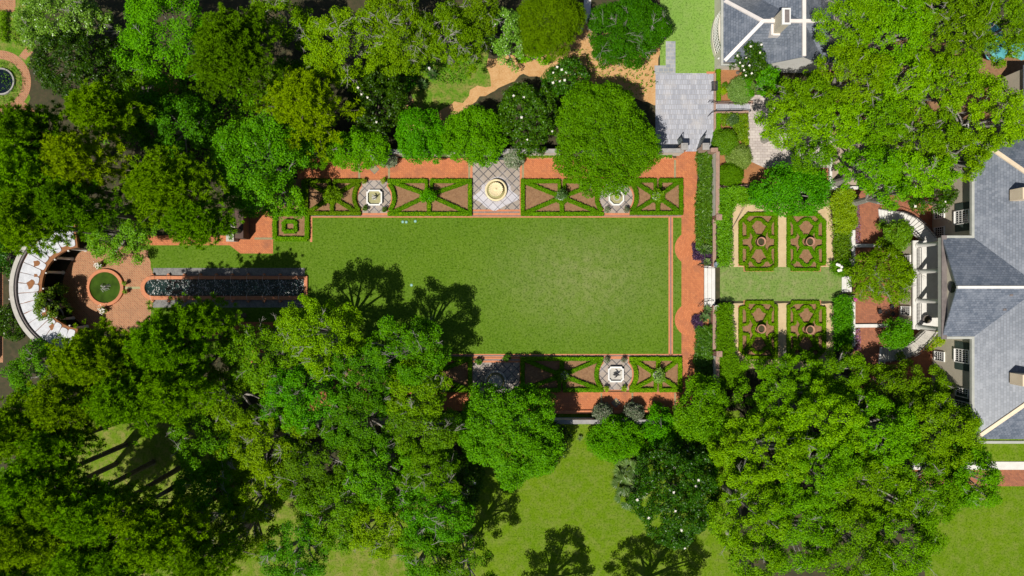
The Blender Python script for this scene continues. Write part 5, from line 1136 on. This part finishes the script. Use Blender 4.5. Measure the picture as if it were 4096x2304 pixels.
for side in (0, 1):
    lab = 'upper' if side == 0 else 'lower'
    A = [T8(1135, 655), T8(1240, 672), T8(1380, 690), T8(1500, 745), T8(1600, 830), T8(1665, 900), T8(1715, 965)]; B = [T8(1150, 815), T8(1230, 812), T8(1330, 808), T8(1410, 840), T8(1480, 890), T8(1535, 945), T8(1580, 985)]
    if side: A = [(x, 2288 - y) for x, y in A]; B = [(x, 2288 - y) for x, y in B]
    def along(P, t):
        u = t * (len(P) - 1); i = min(int(u), len(P) - 2); f = u - i; return (P[i][0] + (P[i + 1][0] - P[i][0]) * f, P[i][1] + (P[i + 1][1] - P[i][1]) * f)
    o = thing('curved_stairs', (*W(*along(A, .3), 0), 0), f'{lab} curved stone stairs with iron rails leading to the loggia', 'stairs', 'pair of curved garden stairs')
    n = 18; ra = []; rb = []
    for k in range(n):
        z = .17 * (k + 1) + .03; a0, a1, b0, b1 = along(A, k / n), along(A, (k + 1) / n), along(B, k / n), along(B, (k + 1) / n)
        q = MB(); q.prism([W(*a0, z), W(*a1, z), W(*b1, z), W(*b0, z)], max(.02, z - .7), z); q.build('step', K['pale_stone'] if side == 0 else K['stone'], o)
        sd = MB()
        ra.append((*W(*a0, z + .5), z + .85)); rb.append((*W(*b0, z + .5), z + .85))
    for nm, rr in (('railing', ra), ('railing', rb)):
        q = MB(); q.tube(rr, .04, 6); q.tube([(x, y, z - .6) for x, y, z in rr], .025, 5)
        for x, y, z in rr: q.tube([(x, y, z - .8), (x, y, z)], .018, 5)
        q.build(nm, K['iron'], o)
    x, y = ra[0][0], ra[0][1]; c0 = W(*along(A, -.0), .2); c1 = W(*along(B, 0), .2); q = MB(); q.tube([(c0[0] - .12, c0[1] + (.05 if side == 0 else -.05), .12), (c1[0] - .12, c1[1], .12)], .16, 10); q.build('bottom_roll', K['pale_stone'], o)
px_, py_ = W(L4(1597, 313)[0], L4(1597, 313)[1], 3.6)
t = thing('balcony_pot', (px_, py_, 3.1), 'large dark round pot standing on the loggia floor', 'pot')
MB().lathe([(.3, 3.102), (.48, 3.4), (.52, 3.7), (.5, 3.8), (.42, 3.8), (.4, 3.6), (.02, 3.58)], px_, py_, 24).build('pot_body', K['lead'], t, True); MB().lathe([(.4, 3.6), (.4, 3.64), (.02, 3.66)], px_, py_, 20).build('soil', K['soil'], t)

# slate pavilion (upper right)
XA, YA, ZA = 25.3, 27.25, 3.2
pa = thing('slate_pavilion', (XA, YA, 0), 'pale one storey pavilion with a slate roof and white ridge caps', 'house')
MB().box(XA, YA, 0, XA + 17, YA + 14, ZA - .01).build('wall', K['stucco_pale'], pa)
EX, EY = XA + .05, YA - .15; RYm = 30.85; hw2 = RYm - EY; RX = EX + hw2 * .98; ZRA = 6.0; XC = 33.75
rf = MB(); rf.slab([(EX, EY + 2 * hw2, ZA), (EX, EY, ZA), (RX, RYm, ZRA)], .16)
CW = 3.75
rf.slab([(XC - CW, EY - .35, ZA), (XC, EY - .35, ZRA), (XC, RYm + 9, ZRA), (XC - CW, RYm + 9, ZA)][::-1], .16); rf.slab([(XC, EY - .35, ZRA), (XC + CW, EY - .35, ZA), (XC + CW, RYm + 9, ZA), (XC, RYm + 9, ZRA)][::-1], .16)
rf0 = rf; rf = MB(); rf.slab([(EX, EY, ZA), (EX + 16, EY, ZA), (EX + 16, RYm, ZRA - .006), (RX, RYm, ZRA - .006)], .16); rf.slab([(EX + 16, EY + 2 * hw2, ZA), (EX, EY + 2 * hw2, ZA), (RX, RYm, ZRA - .006), (EX + 16, RYm, ZRA - .006)], .16); RA = multi('roof', [(rf0, 'slate_ew'), (rf, 'slate_ns')], pa)
cp = MB(); capline(cp, (EX + .15, EY + .15, ZA + .05), (RX, RYm, ZRA), .4); capline(cp, (EX + .15, EY + 2 * hw2 - .15, ZA + .05), (RX, RYm, ZRA), .4); capline(cp, (RX - .1, RYm, ZRA), (EX + 16, RYm, ZRA), .4, .13); capline(cp, (XC, EY - .3, ZRA), (XC, RYm + 9, ZRA), .4, .14); cp.build('ridge_cap', K['capstone'], RA)
gb = MB(); gb.add([(XC - CW + .2, EY - .2, 0), (XC + CW - .2, EY - .2, 0), (XC + CW - .2, EY - .2, ZA), (XC, EY - .2, ZRA - .2), (XC - CW + .2, EY - .2, ZA), (XC - CW + .2, EY + .1, 0), (XC + CW - .2, EY + .1, 0), (XC + CW - .2, EY + .1, ZA), (XC, EY + .1, ZRA - .2), (XC - CW + .2, EY + .1, ZA)], [(0, 1, 2, 3, 4), (9, 8, 7, 6, 5), (0, 5, 6, 1), (1, 6, 7, 2), (2, 7, 8, 3), (3, 8, 9, 4), (4, 9, 5, 0)]); gb.build('gable', K['white'], pa)
gt = MB(); gt.box(EX - .28, EY - .2, ZA - .2, EX - .005, EY + 2 * hw2 + .2, ZA + .05); gt.box(EX - .28, EY - .4, ZA - .2, EX + 4.4, EY - .205, ZA + .05); gt.build('gutter', K['gutter'], pa)
by0 = W(2850, 151)[1]; bay = MB(); BR = 6.6; bx_ = XA + BR - .5
aa = np.linspace(180 - 21.5, 180 + 21.5, 15)
P = [(bx_ + BR * cos(radians(a)), by0 + BR * sin(radians(a))) for a in aa]
bay.prism(P, 0, .75); bay.prism([(bx_ + (BR - .05) * cos(radians(a)), by0 + BR * sin(radians(a))) for a in aa], 2.75, 2.9); BY = bay.build('bay', K['stucco_pale'], pa)
bw = MB(); mu = MB()
for a, b_ in zip(aa[:-1], aa[1:]):
    p = (bx_ + (BR - .12) * cos(radians(a)), by0 + (BR - .12) * sin(radians(a))); q = (bx_ + (BR - .12) * cos(radians(b_)), by0 + (BR - .12) * sin(radians(b_)))
    bw.obar(p, q, .05, .76, 2.74)
    for z in (1.22, 1.7, 2.2): mu.obar((p[0] - .04, p[1]), (q[0] - .04, q[1]), .07, z, z + .06)
    mu.tube([(p[0] - .03, p[1], .76), (p[0] - .03, p[1], 2.74)], .05, 5)
BW = bw.build('bay_window', K['glass'], pa); mu.build('glazing_bars', K['white'], BW)
for (bxx, byy, bw_, bh_) in ((3112, 98, 1.3, 2.4), (3356, 62, 1.3, 2.2)):
    x, y = W(bxx, byy, 6); c = MB(); c.box(x - .42, y - .86, 4.4, x + .42, y + .86, 8.1); CH = c.build('chimney', K['stucco'], RA)
    c = MB(); c.box(x - .48, y - .92, 8.101, x + .48, y + .92, 8.3); c.build('chimney_cap', K['white'], pa); c = MB(); c.box(x - .2, y - .72, 8.301, x + .32, y + .72, 8.34); c.build('flue_top', K['lead'] if bxx < 3200 else K['pale_stone'], pa)
    c = MB(); c.box(x - .7, y - 1.1, 4.4, x - .43, y + .86, 5.8); c.box(x - .429, y - 1.1, 4.4, x + .42, y - .87, 5.6); c.build('flashing', K['capstone'], pa)
for px, py in ((2852, 90), (2850, 232)): 
    a = W(px, py, 2.2); MB().lathe([(.08, 1.9), (.13, 2.05), (.06, 2.25)], XA - .14, a[1], 8).build('wall_lamp', K['white'], pa)
# far wing at the right edge behind the oaks
wg = thing('house_wing', (66, 22, 0), 'grey roofed house wing at the right edge behind the oaks', 'house')
MB().box(60.6, 18.2, 0, 72, 26, 4.6).build('wall', K['stucco'], wg); r = MB(); r.slab([(60.3, 26.3, 4.61), (60.3, 17.9, 4.61), (66, 22.1, 6.8)], .15); r.slab([(60.3, 17.9, 4.61), (72, 17.9, 4.61), (72, 22.1, 6.8), (66, 22.1, 6.8)], .15); r.slab([(72, 26.3, 4.61), (60.3, 26.3, 4.61), (66, 22.1, 6.8), (72, 22.1, 6.8)], .15); r.build('roof', K['slate_ns'], wg)

# ------------------------------------------------------------------ furniture and small things
def ironchair(label, px, py, rot, z=0, mat='iron', group='iron garden chairs', w=.5):
    x, y = W(px, py, z + .5); o = thing('garden_chair', (x, y, z), label, 'chair', group); c, s = cos(rot), sin(rot)
    T = lambda u, v, h: (x + u * c - v * s, y + u * s + v * c, z + h)
    st = MB(); st.slab([T(-w / 2, -w / 2, .45), T(w / 2, -w / 2, .45), T(w / 2, w / 2, .45), T(-w / 2, w / 2, .45)], .04); st.build('seat', K[mat], o)
    b = MB(); b.tube([T(-w / 2, w / 2, .45), T(-w / 2, w / 2 + .1, .95), T(w / 2, w / 2 + .1, .95), T(w / 2, w / 2, .45)], .025, 6)
    for k in range(5): u = -w / 2 + w * (k + .5) / 5; b.tube([T(u, w / 2, .45), T(u, w / 2 + .1, .95)], .014, 5)
    for sg in (-1, 1): b.tube([T(sg * w / 2, w / 2, .68), T(sg * w / 2, -w / 2 + .06, .66), T(sg * w / 2, -w / 2 + .02, .45)], .02, 5)
    b.build('backrest', K[mat], o)
    for u in (-1, 1):
        for v in (-1, 1):
            l_ = MB(); l_.tube([T(u * (w / 2 - .03), v * (w / 2 - .03), .42), T(u * w / 2, v * w / 2, .0)], .018, 5); l_.build('leg', K[mat], o)
def irontable(label, px, py, r=.4, mat='iron'):
    x, y = W(px, py, .7); o = thing('garden_table', (x, y, 0), label, 'table'); t = MB()
    t.tube([(x + r * cos(a), y + r * sin(a), .72) for a in np.linspace(0, 2 * pi, 21)], .025, 6)
    for k in range(5): a = pi * k / 5; t.tube([(x + r * cos(a), y + r * sin(a), .72), (x - r * cos(a), y - r * sin(a), .72)], .013, 5)
    t.build('tabletop', K[mat], o)
    for k in range(3): a = 2 * pi * k / 3; l_ = MB(); l_.tube([(x + .2 * cos(a), y + .2 * sin(a), .7), (x + .08 * cos(a), y + .08 * sin(a), .35), (x + .3 * cos(a), y + .3 * sin(a), .02)], .018, 5); l_.build('leg', K[mat], o)
ironchair('brown iron chair left of the white bench, lower one', *T6(1102, 208), 2.2, 0, 'terra'); ironchair('brown iron chair left of the white bench, nearer the bench', *T6(1136, 192), 2.6, 0, 'terra')
ironchair('brown iron chair right below the white bench', *T6(1212, 188), -2.5, 0, 'terra')
ironchair('dark iron chair at the left of the round terrace table', *L4(1128, 235), 1.6); ironchair('dark iron chair at the upper right of the round terrace table', *L4(1255, 190), -.6); ironchair('dark iron chair at the lower right of the round terrace table', *L4(1262, 262), -2.2)
irontable('round wire table with dark iron rim on the brick terrace', *L4(1188, 250), .46)
def bench(label, px, py, L, rot, mat, d=.5):
    x, y = W(px, py, .5); o = thing('garden_bench', (x, y, 0), label, 'bench'); c, s = cos(rot), sin(rot); T = lambda u, v, h: (x + u * c - v * s, y + u * s + v * c, h)
    st = MB()
    for k in range(5): v = -d / 2 + d * k / 4.4; st.slab([T(-L / 2, v, .45), T(L / 2, v, .45), T(L / 2, v + .08, .45), T(-L / 2, v + .08, .45)], .03)
    st.build('seat', K[mat], o); b = MB()
    for k in range(3): b.slab([T(-L / 2, d / 2 + .03 * k, .6 + .14 * k), T(L / 2, d / 2 + .03 * k, .6 + .14 * k), T(L / 2, d / 2 + .06 + .03 * k, .62 + .14 * k), T(-L / 2, d / 2 + .06 + .03 * k, .62 + .14 * k)], .09)
    b.build('backrest', K[mat], o)
    for u in (-1, 1):
        l_ = MB(); l_.tube([T(u * (L / 2 - .05), -d / 2, 0), T(u * (L / 2 - .05), -d / 2, .62), T(u * (L / 2 - .05), d / 2, .62), T(u * (L / 2 - .05), d / 2, 0)], .03, 5); l_.build('leg', K[mat], o)
bench('white garden bench against the upper wall beside the camellia', *T6(1198, 150), 1.0, 0, 'white'); bench('black iron bench at the right side of the paved court', *T3(2030, 868), 1.15, -pi / 2, 'iron')
wf = thing('wall_basin', (*W(2000, 626), 0), 'grey blue stone wall basin at the top of the big fountain court', 'basin'); x, y = W(2000, 632, .5); MB().box(x - .75, y - .1, .03, x + .75, y + .5, .6).build('basin_body', K['bluestone'], wf); MB().box(x - .6, y + .02, .601, x + .6, y + .4, .63).build('water', K['canal_water'], wf)
for k, (z, lab) in enumerate(((T6(1477, 784), 'green valve cover near the top of the lawn, left of three'), (T6(1513, 786), 'green valve cover near the top of the lawn, middle of three'), (T6(1603, 778), 'green valve cover near the top of the lawn, right of three'), (T6(1565, 1420), 'pale green valve cover on the lawn just above the tree shadow'))):
    x, y = W(*z); o = thing('valve_cover', (x, y, 0), lab, 'valve cover', 'round valve covers in the lawn'); MB().lathe([(.15, .03), (.15, .06), (.13, .075), (.01, .08)], x, y, 16).build('lid', K['valve'], o); MB().ring(ringpts(x, y, .152, 16), ringpts(x, y, .19, 16), .031, .055).build('collar', K['gate_green'], o)
x, y = W(*T3(678, 320)); o = thing('stone_ornament', (x, y, 0), 'white stone urn beside the leaf covered path under the feathery conifer', 'urn'); MB().lathe([(.25, 0), (.25, .1), (.1, .2), (.12, .5), (.32, .75), (.36, .8), (.28, .8), (.05, .7)], x, y, 18).build('urn_body', K['white'], o, True); MB().lathe([(.2, .7), (.2, .74), (.02, .76)], x, y, 12).build('soil', K['soil'], o)
x, y = W(*T2(1750, 705)); o = thing('stone_ornament', (x, y, 0), 'small white stone ornament between the three cycads', 'ornament'); MB().lathe([(.2, 0), (.2, .2), (.1, .25), (.1, .5)], x, y, 14).build('base', K['pale_stone'], o, True); MB().lathe([(.1, .5), (.2, .62), (.2, .75), (.05, .9)], x, y, 14).build('finial', K['white'], o, True)
x, y = W(*T8(368, 172), 1); o = thing('information_panel', (x, y, 0), 'white tilted panel on legs at the end of the pale paved walk', 'panel'); MB().slab([(x - .4, y - .35, .8), (x + .35, y - .45, .8), (x + .45, y + .35, 1.05), (x - .3, y + .45, 1.05)], .05).build('board', K['white'], o)
for u in (-1, 1): l_ = MB(); l_.tube([(x + u * .25, y, 0), (x + u * .25, y, .86)], .03, 5); l_.build('leg', K['iron'], o)
for k, (z, lab) in enumerate(((T4(2300, 500), 'blue green parasol showing through the oaks near the top right'), (T4(2250, 345), 'smaller blue green parasol half hidden above the first'), (T4(2560, 480), 'pale blue green parasol at the right edge among the oaks'))):
    x, y = W(*z, 2.4); o = thing('garden_parasol', (x, y, 0), lab, 'parasol', 'blue green parasols under the oaks'); c = MB(); n = 8; R = 1.5
    c.add([(x, y, 2.9)] + [(x + R * cos(2 * pi * j / n), y + R * sin(2 * pi * j / n), 2.3) for j in range(n)] + [(x, y, 2.86)] + [(x + R * cos(2 * pi * j / n), y + R * sin(2 * pi * j / n), 2.26) for j in range(n)], [(0, 1 + j, 1 + (j + 1) % n) for j in range(n)] + [(n + 1, n + 2 + (j + 1) % n, n + 2 + j) for j in range(n)] + [(1 + j, n + 2 + j, n + 2 + (j + 1) % n, 1 + (j + 1) % n) for j in range(n)]); c.build('canopy', K['blue_shade'], o); MB().tube([(x, y, 0), (x, y, 2.86)], .03, 8).build('pole', K['iron'], o)
